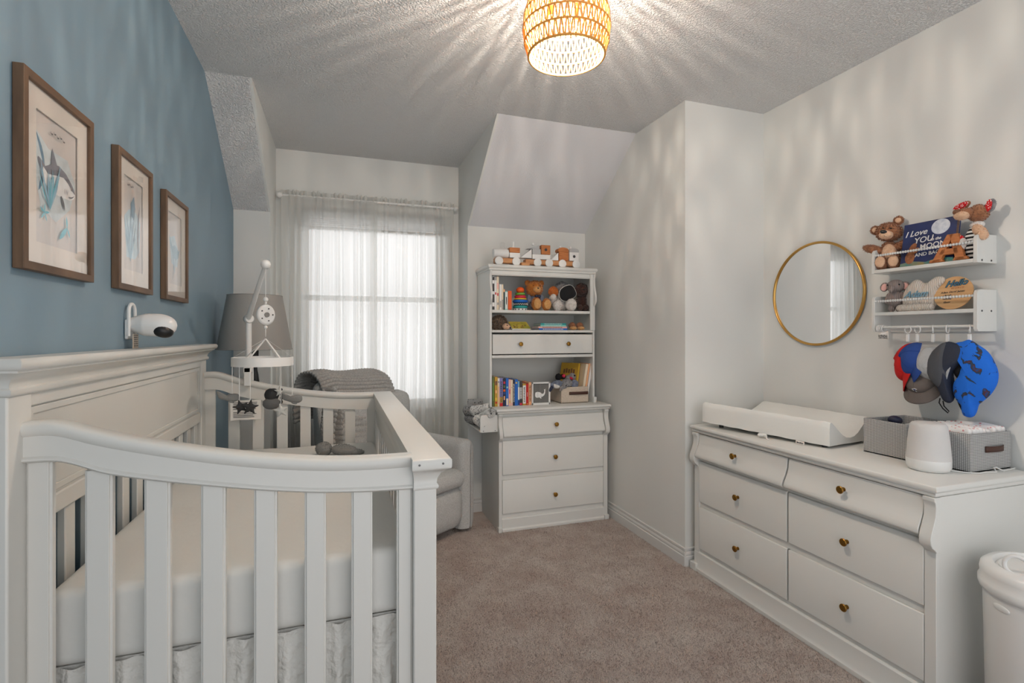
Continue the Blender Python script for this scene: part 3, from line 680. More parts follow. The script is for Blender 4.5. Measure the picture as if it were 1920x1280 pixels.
# ------------------------------------------------------------------ armchair with a knitted throw
AR = .588
ch = thing('armchair', 'cream boucle barrel armchair between the crib and the chest of drawers', 'armchair', (.335, 3.50, 0), AR)
def shell():
    # path of the centre line, from right front round the back to left front (local: front = -y)
    P = []; hw, fy, by, rr = .385, -.30, .335, .26; T_ = .072
    pts = [(hw, fy)]
    for k in range(6): pts.append((hw, fy + (by - rr - fy) * (k + 1) / 6))
    for k in range(1, 13): a = k * PI / 24; pts.append((hw - rr + rr * math.cos(a), by - rr + rr * math.sin(a)))
    pts += [(hw - rr - (2 * (hw - rr)) * k / 8, by) for k in range(1, 9)]
    for k in range(1, 13): a = PI / 2 + k * PI / 24; pts.append((-hw + rr + rr * math.cos(a), by - rr + rr * math.sin(a)))
    for k in range(6): pts.append((-hw, by - rr + (fy - by + rr) * (k + 1) / 6))
    ext = [];
    # rounded ends: shrink the section towards the front
    for k in range(6): a = (k + .02) * PI / 12; ext.append((hw, fy - .055 * math.cos(a), math.sin(a)))
    full = [(x, y, q) for x, y, q in ext] + [(x, y, 1) for x, y in pts] + [(-x, y, q) for x, y, q in reversed(ext)]
    n = len(full)
    def hgt(x, y):
        t = max(0, min(1, (.27 - abs(x + .19)) / .11)); t = t * t * (3 - 2 * t); return .63 + (.42 * t if y > .1 else 0)
    def fn(u, v):
        i = int(round(u * (n - 1))); x, y, q = full[i]
        x0, y0, _ = full[max(i - 1, 0)]; x1, y1, _ = full[min(i + 1, n - 1)]; d = Vector((x1 - x0, y1 - y0, 0))
        d = d.normalized() if d.length > 1e-6 else Vector((0, 1, 0)); nn = Vector((d.y, -d.x, 0)); w = T_ * max(q, .03); h = hgt(x, y) - (1 - q) * .035
        m = 22; j = v * m; zb = .025
        # section: outer bottom -> outer top -> round -> inner top -> inner bottom
        if j < 3: a = (1 - j / 3) * PI / 2; off, z = w * (1 - .35 * math.sin(a)), zb + .05 * (1 - math.sin(a))
        elif j < 8: t = (j - 3) / 5; off, z = w, zb + .05 + (h - T_ - zb - .05) * t
        elif j <= 16: a = (j - 8) / 8 * PI; off, z = w * math.cos(a), h - T_ + T_ * math.sin(a)
        else: t = (j - 16) / 6; off, z = -w * (1 - .0 * t), h - T_ - (h - T_ - zb) * t
        off2 = -off if False else off
        return Vector((x, y, z)) + nn * off2 * 1.0 + Vector((0, (z - .5) * .10 if (y > .05 and z > .5) else 0, 0))
    b = B().grid(fn, n, 23)
    T = Matrix.Translation((.335, 3.50, 0)) @ Matrix.Rotation(AR, 4, 'Z'); return b
obj('shell', shell(), 'boucle', ch, local=True, angle=80, sub=1)
def lb_(x0, x1, y0, y1, z0, z1, r, wr=0): return soft_box(x0, x1, y0, y1, z0, z1, r, wr, 12)
obj('seat_base', lb_(-.345, .345, -.365, .30, .04, .335, .3), 'boucle', ch, local=True, angle=80)
obj('seat_cushion', lb_(-.32, .32, -.385, .28, .325, .445, .42), 'boucle', ch, local=True, angle=80)
obj('back_cushion', lb_(-.31, .31, .13, .31, .43, .95, .45), 'boucle', ch, local=True, angle=80)
obj('swivel_base', B().lathe([(0, 0), (.26, 0), (.26, .03), (.2, .05), (0, .05)], seg=32), 'dark', ch, local=True)
# throw
tb = thing('knit_blanket', 'chunky ribbed grey knitted throw draped over the back of the armchair', 'blanket', (.335, 3.50, .45), AR)
def throw():
    def prof(v):   # drape line over the back: local (y,z), inner bottom -> top -> outer
        pts = [(.02, .60), (.10, .72), (.155, .85), (.20, .98), (.25, 1.065), (.33, 1.105), (.43, 1.09), (.485, 1.02), (.492, .90), (.485, .78)]
        t = v * (len(pts) - 1); i = min(int(t), len(pts) - 2); q = t - i; p0 = pts[max(i - 1, 0)]; p1 = pts[i]; p2 = pts[i + 1]; p3 = pts[min(i + 2, len(pts) - 1)]
        return [.5 * (2 * p1[k] + (p2[k] - p0[k]) * q + (2 * p0[k] - 5 * p1[k] + 4 * p2[k] - p3[k]) * q * q + (3 * p1[k] - p0[k] - 3 * p2[k] + p3[k]) * q ** 3) for k in (0, 1)]
    def fn(u, v):
        y, z = prof(v); y2, z2 = prof(min(1, v + .01)); y1, z1 = prof(max(0, v - .01)); n_ = Vector((0, -(z2 - z1), (y2 - y1))).normalized()
        x = -.41 + .57 * u + .015 * math.sin(5 * v); w = .006 * math.sin(v * 2 * PI * 34 + 1.5 * math.sin(3 * u + 2)) + .012 * math.sin(6 * u + 4 * v) + .004 * math.sin(u * 150 + 20 * v) * .5
        drop = -.03 * max(0, (.2 - u) / .2) ** 1.4 - .045 * u - .02 * max(0, (u - .85) / .15) ** 2 + .012
        return Vector((x, y, z + drop)) + n_ * (w + .004)
    return B().grid(fn, 90, 300)
M44 = Matrix.Translation((0, 0, -.45))
b = throw(); b.v = [tuple(M44 @ Vector(v)) for v in b.v]; obj('drape', b, 'knit', tb, local=True, angle=180, recalc=False, solid=.012)
b = B()
def fold2(u, v):
    x = -.42 + .10 * u + .015 * math.sin(7 * v); z = 1.02 - .42 * v - .45; y = .02 + .13 * (1 - v) + .04 * math.sin(u * 9 + 3 * v) + .006 * math.sin(v * 2 * PI * 14 + u * 3); return (x - .04 * v, y, z)
b.grid(fold2, 24, 120); obj('loose_corner', b, 'knit', tb, local=True, angle=180, recalc=False, solid=.014)

# ------------------------------------------------------------------ chests of drawers
def knob(b, T): b.lathe([(0, 0), (.0085, 0), (.0085, .002), (.005, .004), (.005, .013), (.0085, .016), (.0145, .0185), (.0155, .021), (.0155, .0235), (.0135, .0255), (.0125, .0250), (.011, .0255), (0, .0255)], (0, 0, 0), 20, T=T)
SPROF = [(.0, 0.0), (-.004, .004), (-.002, .02), (.0, .045), (.008, .07), (.018, .09), (.026, .106), (.030, .118), (.029, .128), (.022, .134), (.0, .136)]   # (out, down)
def drawer(parent, a0, a1, z0, z1, front, ax, bulge=False, knobs=(.5,), kz=None):
    """front face coordinate `front`; ax 'y': faces -Y spanning X a0..a1; ax 'x': faces -X spanning Y"""
    b = B()
    if bulge:
        k = (z1 - z0) / .136; pts = [(front - o, z1 - d * k) for o, d in SPROF] + [(front + .03, z0), (front + .03, z1)]
    else: pts = [(front, z0), (front, z1 - .004), (front + .003, z1), (front + .03, z1), (front + .03, z0)]
    b.prism(pts, 'yz' if ax == 'y' else 'xz', a0, a1)
    d = obj('drawer', b, 'white', parent, bev=.0025, angle=50)
    for q in knobs:
        z = kz if kz else (z0 + z1) / 2; a = a0 + (a1 - a0) * q; off = .018 if bulge else 0
        kb = B(); T = (TY(a, front - off, z) if ax == 'y' else TX(front - off, a, z)); knob(kb, T); obj('knob', kb, 'brass', d, angle=30)
    return d
def corbel(parent, a0, a1, zt, front, ax, h=.2, name='corbel'):
    pr = [(.012, 0), (.012, .014), (.007, .02), (.004, .04), (.006, .07), (.016, .1), (.026, .125), (.031, .145), (.030, .165), (.022, .18), (.008, .19), (0, .2)]
    k = h / .2; pts = [(front - o, zt - d * k) for o, d in pr] + [(front + .02, zt - h), (front + .02, zt)]
    obj(name, B().prism(pts, 'yz' if ax == 'y' else 'xz', a0, a1), 'white', parent, bev=.002, angle=50)

cs = thing('chest_of_drawers', 'white three-drawer chest under the hutch against the back wall', 'chest of drawers', (1.445, 3.54, 0))
FY = 3.33
b = B(); b.box(1.0306, 1.045, FY + .02, 3.765, 0, .806); b.box(1.85, 1.8644, FY + .02, 3.765, 0, .806); b.box(1.045, 1.85, FY + .022, 3.765, .06, .806)
obj('carcass', b, 'white', cs)
for x0, x1 in ((1.03, 1.054), (1.832, 1.865)): obj('stile', B().box(x0, x1, FY, FY + .02, 0, .63), 'white', cs, bev=.0015)
b = B().crown(1.025, 1.868, FY - .004, 3.768, [(0, .806), (.006, .808), (.008, .812), (.008, .820), (.014, .823), (.016, .829), (.014, .838), (.009, .842)], yo=0)
obj('top', b, 'gloss', cs, angle=50)
drawer(cs, 1.056, 1.83, .647, .783, FY, 'y', bulge=True, kz=.722)
drawer(cs, 1.056, 1.83, .388, .621, FY, 'y', kz=.489)
drawer(cs, 1.056, 1.83, .122, .352, FY, 'y', kz=.2246)
b = B(); b.box(1.054, 1.832, FY + .010, FY + .03, .352, .388); b.box(1.054, 1.832, FY + .010, FY + .03, .621, .647); b.box(1.054, 1.832, FY + .010, FY + .03, .09, .122); obj('rail', b, 'white', cs, bev=.002)
for x0, x1 in ((1.026, 1.052), (1.834, 1.868)): corbel(cs, x0, x1, .806, FY - .002, 'y', .19)
obj('plinth', B().prism([(FY - .012, 0), (FY - .012, .016), (FY - .004, .026), (FY - .002, .086), (FY + .004, .0926), (FY + .03, .0926), (FY + .03, 0)], 'yz', 1.052, 1.834), 'white', cs, bev=.002)
for x0, x1 in ((1.024, 1.05), (1.836, 1.872)): obj('foot', B().box(x0, x1, FY - .014, FY + .02, 0, .034), 'white', cs, bev=.003)

hu = thing('hutch', 'white open hutch with three shelves and a drawer standing on the chest', 'bookcase', (1.41, 3.6, .842))
HY = 3.43; HB = 3.77
obj('side_panel', B().box(.994, 1.010, HY, HB, .842, 1.822), 'white', hu, bev=.002)
obj('side_panel', B().box(1.796, 1.812, HY, HB, .842, 1.822), 'white', hu, bev=.002)
obj('stile', B().box(1.773, 1.812, HY - .006, HY + .012, 1.383, 1.80), 'white', hu, bev=.002)
obj('back_panel', B().box(1.010, 1.796, HB - .012, HB, .842, 1.822), 'white', hu)
b = B().crown(.998, 1.812, HY + .004, HB - .002, [(0, 1.80), (.006, 1.802), (.009, 1.808), (.006, 1.816), (.014, 1.822), (.018, 1.828), (.018, 1.838), (.013, 1.843)], yo=0)
obj('top', b, 'white', hu, angle=50)
obj('header', B().prism([(HY + .002, 1.766), (HY - .003, 1.774), (HY + .003, 1.782), (HY + .003, 1.80), (HY + .02, 1.80), (HY + .02, 1.766)], 'yz', 1.010, 1.775), 'white', hu, bev=.001)
obj('shelf', B().box(1.010, 1.796, HY + .002, HB - .012, 1.504, 1.525), 'white', hu, bev=.003)
obj('shelf', B().box(1.010, 1.796, HY + .002, HB - .012, 1.365, 1.383), 'white', hu, bev=.003)
obj('shelf', B().box(1.010, 1.796, HY, HB - .012, 1.184, 1.205), 'white', hu, bev=.003)
drawer(hu, 1.014, 1.792, 1.2125, 1.352, HY - .004, 'y', knobs=(.262, .738), kz=1.283)
corbel(hu, 1.797, 1.812, 1.80, HY - .006, 'y', .24)
corbel(hu, .992, 1.005, 1.80, HY - .002, 'y', .24)
obj('foot', B().box(1.797, 1.822, HY - .014, HY + .02, .842, .885), 'white', hu, bev=.003)

dr = thing('dresser', 'long white six-drawer dresser along the right wall under the mirror', 'dresser', (2.21, 1.83, 0))
FX = 1.94; D0, D1 = 1.195, 2.455
b = B(); b.box(FX + .02, 2.47, D0 + .0006, D0 + .016, 0, .79); b.box(FX + .02, 2.47, D1 - .016, D1 - .0006, 0, .79); b.box(FX + .022, 2.47, D0 + .016, D1 - .016, .06, .79)
obj('carcass', b, 'white', dr)
for y0, y1 in ((D0, 1.233), (2.418, D1)): obj('stile', B().box(FX, FX + .02, y0, y1, 0, .63), 'white', dr, bev=.0015)
b = B().crown(FX - .002, 2.472, D0 + .004, D1 + .003, [(0, .79), (.005, .793), (.008, .799), (.007, .806), (.014, .810), (.016, .817), (.014, .826), (.009, .830)], xo=0)
obj('top', b, 'white', dr, angle=50)
for y0, y1 in ((1.2354, 1.8055), (1.8155, 2.4158)):
    drawer(dr, y0, y1, .650, .786, FX, 'x', bulge=True, kz=.728); drawer(dr, y0, y1, .400, .631, FX, 'x', kz=.515); drawer(dr, y0, y1, .134, .370, FX, 'x', kz=.252)
b = B()
for z0, z1 in ((.37, .40), (.631, .65), (.115, .134)): b.box(FX + .010, FX + .03, 1.233, 2.418, z0, z1)
obj('rail', b, 'white', dr, bev=.002)
for y0, y1 in ((D0 - .004, 1.231), (2.420, D1 + .004)): corbel(dr, y0, y1, .79, FX - .002, 'x', .19)
obj('plinth', B().prism([(FX - .014, 0), (FX - .014, .02), (FX - .004, .034), (FX - .002, .108), (FX + .004, .115), (FX + .03, .115), (FX + .03, 0)], 'xz', D0, D1), 'white', dr, bev=.002)
obj('foot', B().box(FX - .018, FX + .02, 2.425, D1 + .02, 0, .045), 'white', dr, bev=.003)
# ------------------------------------------------------------------ ceiling lamp of woven rattan
LX, LY = .772, 1.676
cl = thing('ceiling_lamp', 'lit round rattan ceiling lamp of zigzag woven rope', 'ceiling lamp', (LX, LY, 2.345))
prof = [(2.350, .136), (2.398, .150), (2.446, .155), (2.494, .151), (2.542, .137), (2.590, .112)]
def lr(z):
    for (z0, r0), (z1, r1) in zip(prof, prof[1:]):
        if z <= z1 + 1e-6:
            return r0 + (r1 - r0) * (z - z0) / (z1 - z0)
    return prof[-1][1]
ring_proto = None
for k, (z, r) in enumerate(prof):
    obj('hoop', B().tube([(LX + r * math.cos(a * PI / 40), LY + r * math.sin(a * PI / 40), z) for a in range(80)], .0036 if k else .0045, 6, closed=True), 'rope', cl)
for (z0, r0), (z1, r1) in zip(prof, prof[1:]):
    n = 46; p = []
    for k in range(n):
        a = 2 * PI * k / n; a2 = a + PI / n
        for q, (aa, z, r) in enumerate(((a - .012, z0, r0), (a + .012, z0, r0), (a2 - .012, z1, r1), (a2 + .012, z1, r1))):
            p.append((LX + r * math.cos(aa), LY + r * math.sin(aa), z))
    b = B().tube(p, .0027, 5, closed=True)
    n_ = len(b.f)
    obj('woven_rope', b, 'rope', cl)
obj('canopy', B().lathe([(0, 2.717), (.07, 2.717), (.07, 2.70), (.06, 2.69), (.012, 2.685), (.012, 2.60), (0, 2.60)], (LX, LY, 0), 32), 'gold', cl)
b = B()
for k in range(3): a = k * 2.094; b.tube([(LX, LY, 2.60), (LX + .112 * math.cos(a), LY + .112 * math.sin(a), 2.59)], .003, 6)
obj('spider', b, 'gold', cl)
for k in range(3):
    a = k * 2.094 + .5; x, y = LX + .055 * math.cos(a), LY + .055 * math.sin(a)
    s_ = obj('socket', B().tube([(LX, LY, 2.60), (x, y, 2.57), (x, y, 2.50)], .011, 12), 'gold', cl)
    obj('bulb', B().ball((x, y, 2.470), (.023, .023, .033)), 'glass', s_, angle=180)
    obj('filament', B().tube([(x, y, 2.486), (x, y, 2.456)], .0045, 10), 'bulb', s_)

# ------------------------------------------------------------------ framed prints on the blue wall
def leaf(b, x, p0, p1, w, bend=0):
    p0 = Vector(p0); p1 = Vector(p1); d = p1 - p0; n_ = Vector((-d.y, d.x)).normalized(); L, Rr = [], []
    for k in range(7):
        t = k / 6; c = p0 + d * t + n_ * bend * math.sin(PI * t); ww = w * math.sin(PI * min(.98, t * .9 + .08)); L.append(c + n_ * ww); Rr.append(c - n_ * ww)
    o_ = L + Rr[::-1]; n = len(o_); b.add([(x, *p) for p in o_], [(i, i + 1, n - 2 - i, n - 1 - i) for i in range(6)])
MP = {}
for k, c in dict(seablue=(134, 176, 198), seadark=(92, 128, 152), seagrey=(112, 110, 120), sealight=(178, 204, 216), ink=(70, 66, 68), belly=(240, 236, 232), aqua=(92, 178, 196), wash=(200, 208, 210)).items(): MP[k] = mat('watercolour_' + k, c, .9, var=(tuple(min(255, q + 22) for q in c), 30))
def polyfan(b, x, pts):
    n = len(pts); b.add([(x, *p) for p in pts], [tuple(range(n))])
def picture(name, label, y0, y1, z0, z1, art):
    t = thing(name, label, 'picture', (XL + .017, (y0 + y1) / 2, z0), 0, 'framed watercolours on the blue wall')
    obj('frame', B().ring(y0, y1, z0, z1, .019, XL + .001, XL + .022), 'frame', t, bev=.0015)
    obj('mount', B().ring(y0 + .017, y1 - .017, z0 + .017, z1 - .017, .052, XL + .010, XL + .012), 'matboard', t)
    o = obj('print', B().box(XL + .006, XL + .007, y0 + .06, y1 - .06, z0 + .06, z1 - .06), 'print', t)
    yc, zc = (y0 + y1) / 2, (z0 + z1) / 2; X = XL + .0075
    for nm, mm, fn in art:
        b = B(); fn(b, X); X += .00035
        b.v = [(v[0], yc + v[1], zc + v[2]) for v in b.v]; q = obj(nm, b, MP[mm], o, recalc=False)
    obj('glass', B().box(XL + .0165, XL + .0175, y0 + .018, y1 - .018, z0 + .018, z1 - .018), 'glass', t)
def weeds(c, n, h, w, seed, sp=.05):
    r = random.Random(seed)
    def f(b, X):
        for k in range(n): a = r.uniform(-1, 1); leaf(b, X + k * 1e-5, c, (c[0] + a * sp, c[1] + h * r.uniform(.6, 1)), w, r.uniform(-.008, .008))
    return f
def fishes(c, n):
    def f(b, X):
        for k in range(n): p = (c[0] + .014 * (k - n / 2), c[1] + .004 * (k % 2)); leaf(b, X, p, (p[0] + .010, p[1] + .002), .0022); leaf(b, X, p, (p[0] - .002, p[1] + .006), .001)
    return f
def P_(pts): return lambda b, X: polyfan(b, X, pts)
K_ = 1.12
def sc(pts): return [(y * K_ - .002, z * K_) for y, z in pts]
shark_body = sc([(-.052, .026), (-.035, .034), (-.02, .042), (.01, .046), (.04, .038), (.07, .018), (.084, .0), (.078, -.010), (.06, -.018), (.03, -.020), (-.005, -.020), (-.04, -.010), (-.056, .006)])
shark_back = sc([(-.052, .026), (-.035, .034), (-.02, .042), (.01, .046), (.04, .038), (.07, .018), (.084, .0), (.072, .004), (.05, .018), (.03, .026), (0, .022), (-.035, .016)])
art1 = [('wash', 'wash', P_(sc([(-.085, .10), (-.03, .07), (.05, .07), (.088, .02), (.06, -.04), (.0, -.08), (-.06, -.06), (-.08, -.0)]))),
        ('tail', 'seadark', lambda b, X: (leaf(b, X, (-.088, .10), (-.052, .015), .006, .006), leaf(b, X, (-.055, .015), (-.078, -.03), .006))), ('tail_stem', 'seagrey', lambda b, X: leaf(b, X, (-.082, .045), (-.03, .015), .012, -.006)),
        ('shark', 'belly', P_(shark_body)), ('shark_back', 'seagrey', P_(shark_back)), ('fin', 'seagrey', P_(sc([(-.024, .038), (-.018, .076), (.002, .044)]))),
        ('fin', 'ink', lambda b, X: leaf(b, X, (.018, -.020), (.036, -.052), .006)), ('gill', 'seagrey', lambda b, X: [leaf(b, X, (.036 + .007 * k, .004), (.034 + .007 * k, -.012), .0009) for k in range(3)]), ('eye', 'ink', lambda b, X: leaf(b, X, (.066, .008), (.071, .008), .002)), ('mouth', 'ink', lambda b, X: leaf(b, X, (.052, -.014), (.082, -.004), .0014, -.003)),
        ('seaweed', 'seablue', weeds((-.036, -.065), 8, .12, .0032, 2)), ('seaweed', 'aqua', weeds((-.036, -.065), 5, .10, .0022, 5)), ('starfish', 'aqua', lambda b, X: [leaf(b, X, (-.062, -.078), (-.062 + .022 * math.cos(a), -.078 + .022 * math.sin(a)), .003) for a in (0.2, 1.5, 2.7, 4, 5.2)]),
        ('small_fish', 'aqua', lambda b, X: (leaf(b, X, (.005, -.128), (.045, -.092), .007), leaf(b, X, (.042, -.095), (.038, -.066), .0045), leaf(b, X, (.042, -.095), (.056, -.118), .0035))), ('fish_shoal', 'ink', fishes((0, .115), 5))]
art2 = [('wash', 'sealight', P_([(-.07, .02), (-.03, .05), (.03, .05), (.07, .02), (.06, -.08), (.02, -.11), (-.05, -.11)])),
        ('seaweed', 'seadark', weeds((-.015, -.11), 8, .20, .004, 9, .06)), ('seaweed', 'seablue', weeds((-.02, -.12), 9, .15, .005, 12, .06)),
        ('ray', 'seadark', P_([(-.02, .07), (.01, .10), (.022, .06), (.01, .02), (-.012, .03)])), ('eel', 'seagrey', lambda b, X: leaf(b, X, (.05, -.10), (.06, .08), .006, .01)), ('fish_shoal', 'ink', fishes((-.02, .125), 4))]
art3 = [('wash', 'sealight', P_([(-.07, .04), (.0, .06), (.06, .0), (.04, -.07), (-.04, -.06)])), ('manta', 'seablue', P_([(-.075, .055), (-.03, .012), (.01, .02), (.06, .0), (.075, .012), (.05, -.03), (.01, -.04), (-.02, -.03), (-.04, -.005)])),
        ('tail', 'seadark', lambda b, X: leaf(b, X, (-.02, -.03), (-.03, -.13), .003, .01)), ('seaweed', 'seablue', weeds((0, -.10), 5, .13, .003, 4))]
picture('framed_print', 'walnut framed shark watercolour, nearest of the three on the blue wall', 1.375, 1.707, 1.493, 1.934, art1)
picture('framed_print', 'walnut framed seaweed watercolour, middle of the three on the blue wall', 1.875, 2.179, 1.493, 1.934, art2)
picture('framed_print', 'walnut framed manta ray watercolour, farthest of the three on the blue wall', 2.328, 2.641, 1.490, 1.920, art3)

# ------------------------------------------------------------------ wall camera
cm = thing('baby_monitor', 'white baby monitor camera on a loop bracket above the crib headboard', 'camera', (-.62, 2.0, 1.31))
def loopy(r): return [(-.650 + .0, 2.0 + r * math.cos(a), 1.425 + r * math.sin(a)) for a in [PI * k / 12 for k in range(13)]]
pts = [(-.650, 2.0 + .026, 1.345), (-.650, 2.0 + .026, 1.42)] + [(-.650, 2.0 + .026 * math.cos(a), 1.425 + .026 * math.sin(a)) for a in [PI * k / 12 for k in range(1, 12)]] + [(-.650, 2.0 - .026, 1.42), (-.650, 2.0 - .026, 1.345)]
obj('bracket', B().tube(pts, .0055, 8), 'plastic', cm)
obj('backplate', B().box(-.662, -.652, 1.972, 2.028, 1.335, 1.40), 'plastic', cm, bev=.004)
b = B()
def mon(u, v):
    a = 2 * PI * u; t = v; r = .036 * (1 if t < .55 else math.sqrt(max(0, 1 - ((t - .55) / .45) ** 2))) * (.62 + .38 * min(1, t / .3)); x = -.652 + .132 * t; r = max(r, .0005)
    return (x, 2.0 + r * math.cos(a), 1.384 + (1.0 + .12 * t) * r * math.sin(a) - .004 * t)
b.grid(mon, 32, 30, cu=True); body = obj('housing', b, 'plastic', cm, angle=180)
b = B().ball((-.560, 1.992, 1.364), (.033, .030, .024), (0, .35, 0)); obj('lens_window', b, 'black', cm, angle=180)
b = B().box(-.640, -.637, 1.975, 2.018, 1.305, 1.352); tg = obj('paper_tag', b, 'canvas', cm)
b = B()
for k in range(6):
    for q in range(5): b.box(-.6368, -.6364, 1.978 + q * .0076, 1.978 + q * .0076 + .006 * R.uniform(.5, 1), 1.346 - k * .0068, 1.3485 - k * .0068)
tag(obj('print_lines', b, 'dark', tg), kind='stuff')

# ------------------------------------------------------------------ round mirror
mi = thing('round_mirror', 'round mirror with thin gold rim on the right wall', 'mirror', (2.475, 2.13, 1.295))
T = TX(2.488, 2.128, 1.5745)
b = B().grid(lambda u, v: T @ Vector(((.279 + .007 * math.cos(2 * PI * v)) * math.cos(2 * PI * u), (.279 + .007 * math.cos(2 * PI * v)) * math.sin(2 * PI * u), .010 + .010 * math.sin(2 * PI * v))), 96, 10, cu=True, cv=True)
obj('rim', b, 'gold', mi, angle=180)
obj('mirror_glass', B().lathe([(0, 0), (.276, 0), (.276, .010), (0, .010)], seg=96, T=T), 'mirror', mi)

# ------------------------------------------------------------------ wall shelves
def ledge(z0, zt, zb, label, beadz, low):
    t = thing('wall_shelf', label, 'shelf', (2.43, 1.525, zb), 0, 'white wall shelves with bead rails')
    Y0, Y1 = 1.315, 1.735
    for y0, y1 in ((Y0, Y0 + .014), (Y1 - .014, Y1)):
        pts = [(2.49, zb), (2.49, zt), (2.392, zt), (2.378, zt - .004), (2.371, zt - .014), (2.370, zb + (.012 if low else 0)), (2.378 if low else 2.37, zb)]
        e = obj('end_panel', B().prism(pts, 'xz', y0, y1), 'white', t, bev=.0012)
        for x in (2.398, 2.455):
            q = B().lathe([(0, 0), (.0038, 0), (.0038, .002), (0, .002)], seg=10, T=Matrix.Translation((x, y0 + .0005, z0 + (.008 if not low else .006))) @ Matrix.Rotation(PI / 2, 4, 'X'))
            if y0 == Y0: obj('screw', q, 'screw', e)
    obj('board', B().box(2.370, 2.488, Y0 + .014, Y1 - .014, z0, z0 + .015), 'white', t, bev=.0015)
    obj('back_rail', B().box(2.478, 2.488, Y0 + .014, Y1 - .014, zb if low else z0 + .015, (z0 + .0 if low else z0 + .03)), 'white', t)
    st = obj('cord', B().tube([(2.376, Y0 + .012, beadz), (2.376, Y1 - .012, beadz)], .0012, 5), 'plastic', t)
    n = 36; p = None
    for k in range(n):
        y = Y0 + .019 + k * (Y1 - Y0 - .036) / (n - 1)
        if p is None: p = obj('bead', B().ball((2.376, y, beadz), (.0056, .0056, .0058), nu=10, nv=7), 'trim', t, angle=180)
        else: c = p.copy(); c.location = (0, y - (Y0 + .019), 0); C.objects.link(c); c.parent = t
    return t
ledge(1.636, 1.747, 1.634, 'upper white wall shelf holding bear, picture book and striped toy', 1.7175, 0)
t2 = ledge(1.438, 1.529, 1.363, 'lower white wall shelf with hanging rail beneath it', 1.5045, 1)
obj('hanging_rail', B().tube([(2.385, 1.325, 1.384), (2.385, 1.725, 1.384)], .006, 12), 'white', t2)
def hook(y, label, ang=.3):
    t = thing('clip_ring', label, 'clip ring', (2.385, y, 1.33), 0, 'white clip rings on the hanging rail')
    d = Vector((math.cos(ang), math.sin(ang), 0)); r = .0165
    obj('ring', B().tube([Vector((2.385, y, 1.3765)) + d * r * math.cos(a * PI / 12) + Vector((0, 0, r * math.sin(a * PI / 12) - .0035)) for a in range(24)], .0021, 8, closed=True), 'plastic', t)
    obj('clip', B().box(2.381, 2.389, y - .006, y + .006, 1.318, 1.352), 'plastic', t, bev=.0015)
for y, lab, a in ((1.583, 'white clip ring holding the red cap', 1.3), (1.543, 'white clip ring holding the blue cap with dark lining', 1.2), (1.482, 'white clip ring holding the light grey bucket hat', .5), (1.427, 'white clip ring holding the dark navy cap', .25), (1.349, 'white clip ring holding the bright blue sun hat', .6)): hook(y, lab, a)
b = None
spare = None
for k in range(5):
    y = 1.688 + k * .0065
    t = thing('clip_ring', 'spare white ring bunched at the far end of the hanging rail', 'clip ring', (2.385, y, 1.355), 0, 'spare rings at the end of the rail')
    obj('ring', B().tube([(2.385 + .0155 * math.cos(a * PI / 10), y + .002 * math.sin(k), 1.381 + .0155 * math.sin(a * PI / 10) - .003) for a in range(20)], .002, 7, closed=True), 'plastic', t)
pc = thing('printed_cloth', 'small white cloth tag with black print hanging from the rail end', 'tag', (2.38, 1.69, 1.335))
b = B().grid(lambda u, v: (2.384 + .004 * math.sin(7 * u), 1.668 + .044 * u, 1.328 + .038 * v * (1 - .3 * u)), 14, 8); o = obj('cloth', b, 'paper', pc, recalc=False, solid=.002)
b = B()
for r_ in range(3):
    for q in range(9): b.box(2.3785, 2.3795, 1.670 + q * .0045, 1.670 + q * .0045 + R.uniform(.002, .004), 1.333 + r_ * .006, 1.3355 + r_ * .006 + R.uniform(0, .002))
tag(obj('black_print', b, 'black', pc), kind='stuff')

# ------------------------------------------------------------------ toys on the upper wall shelf
ZT = 1.651
bt = thing('teddy_bear', 'brown teddy bear with tan muzzle sitting on the upper wall shelf', 'teddy bear', (2.43, 1.70, ZT))
blob('body', [((2.438, 1.698, 1.725), (.036, .040, .062))], 'p_brown', bt, 1800, .007)
bl = blob('tummy', [((2.412, 1.694, 1.725), (.018, .030, .045))], 'p_tan', bt, 500, .003)
hd = blob('head', [((2.432, 1.698, 1.829), (.042, .052, .042), (.15, 0, 0))], 'p_brown', bt, 2200, .007)
blob('muzzle', [((2.396, 1.702, 1.812), (.022, .028, .021), (.15, 0, 0))], 'p_tan', hd, 300, .0025)
blob('nose', [((2.379, 1.708, 1.824), (.008, .014, .009), (.3, 0, 0))], 'black', hd)
b = B().tube([(2.3755, 1.706, 1.812), (2.375, 1.703, 1.803), (2.377, 1.697, 1.800), (2.379, 1.692, 1.804)], .0007, 5); obj('mouth', b, 'dark', hd)
for y, z in ((1.712, 1.845), (1.682, 1.839)): blob('eye', [((2.391, y, z), (.0035, .0035, .0035))], 'black', hd)
for y, z in ((1.752, 1.846), (1.662, 1.878)):
    e = blob('ear', [((2.438, y, z), (.011, .020, .020))], 'p_brown', bt, 500, .005); blob('inner_ear', [((2.429, y, z), (.005, .012, .012))], 'p_tan', e)
for sgn, c, rt in ((1, (2.415, 1.755, 1.752), .55), (-1, (2.425, 1.642, 1.762), -.45)): blob('arm', [(c, (.017, .046, .019), (rt * .7, 0, 0))], 'p_brown', bt, 700, .006)
for y in (1.722, 1.672):
    l = blob('leg', [((2.405, y, 1.685), (.030, .026, .034))], 'p_brown', bt, 700, .006); blob('foot_pad', [((2.381, y, 1.687), (.009, .020, .026))], 'p_tan', l)
bt.rotation_euler = (0, 0, .42)
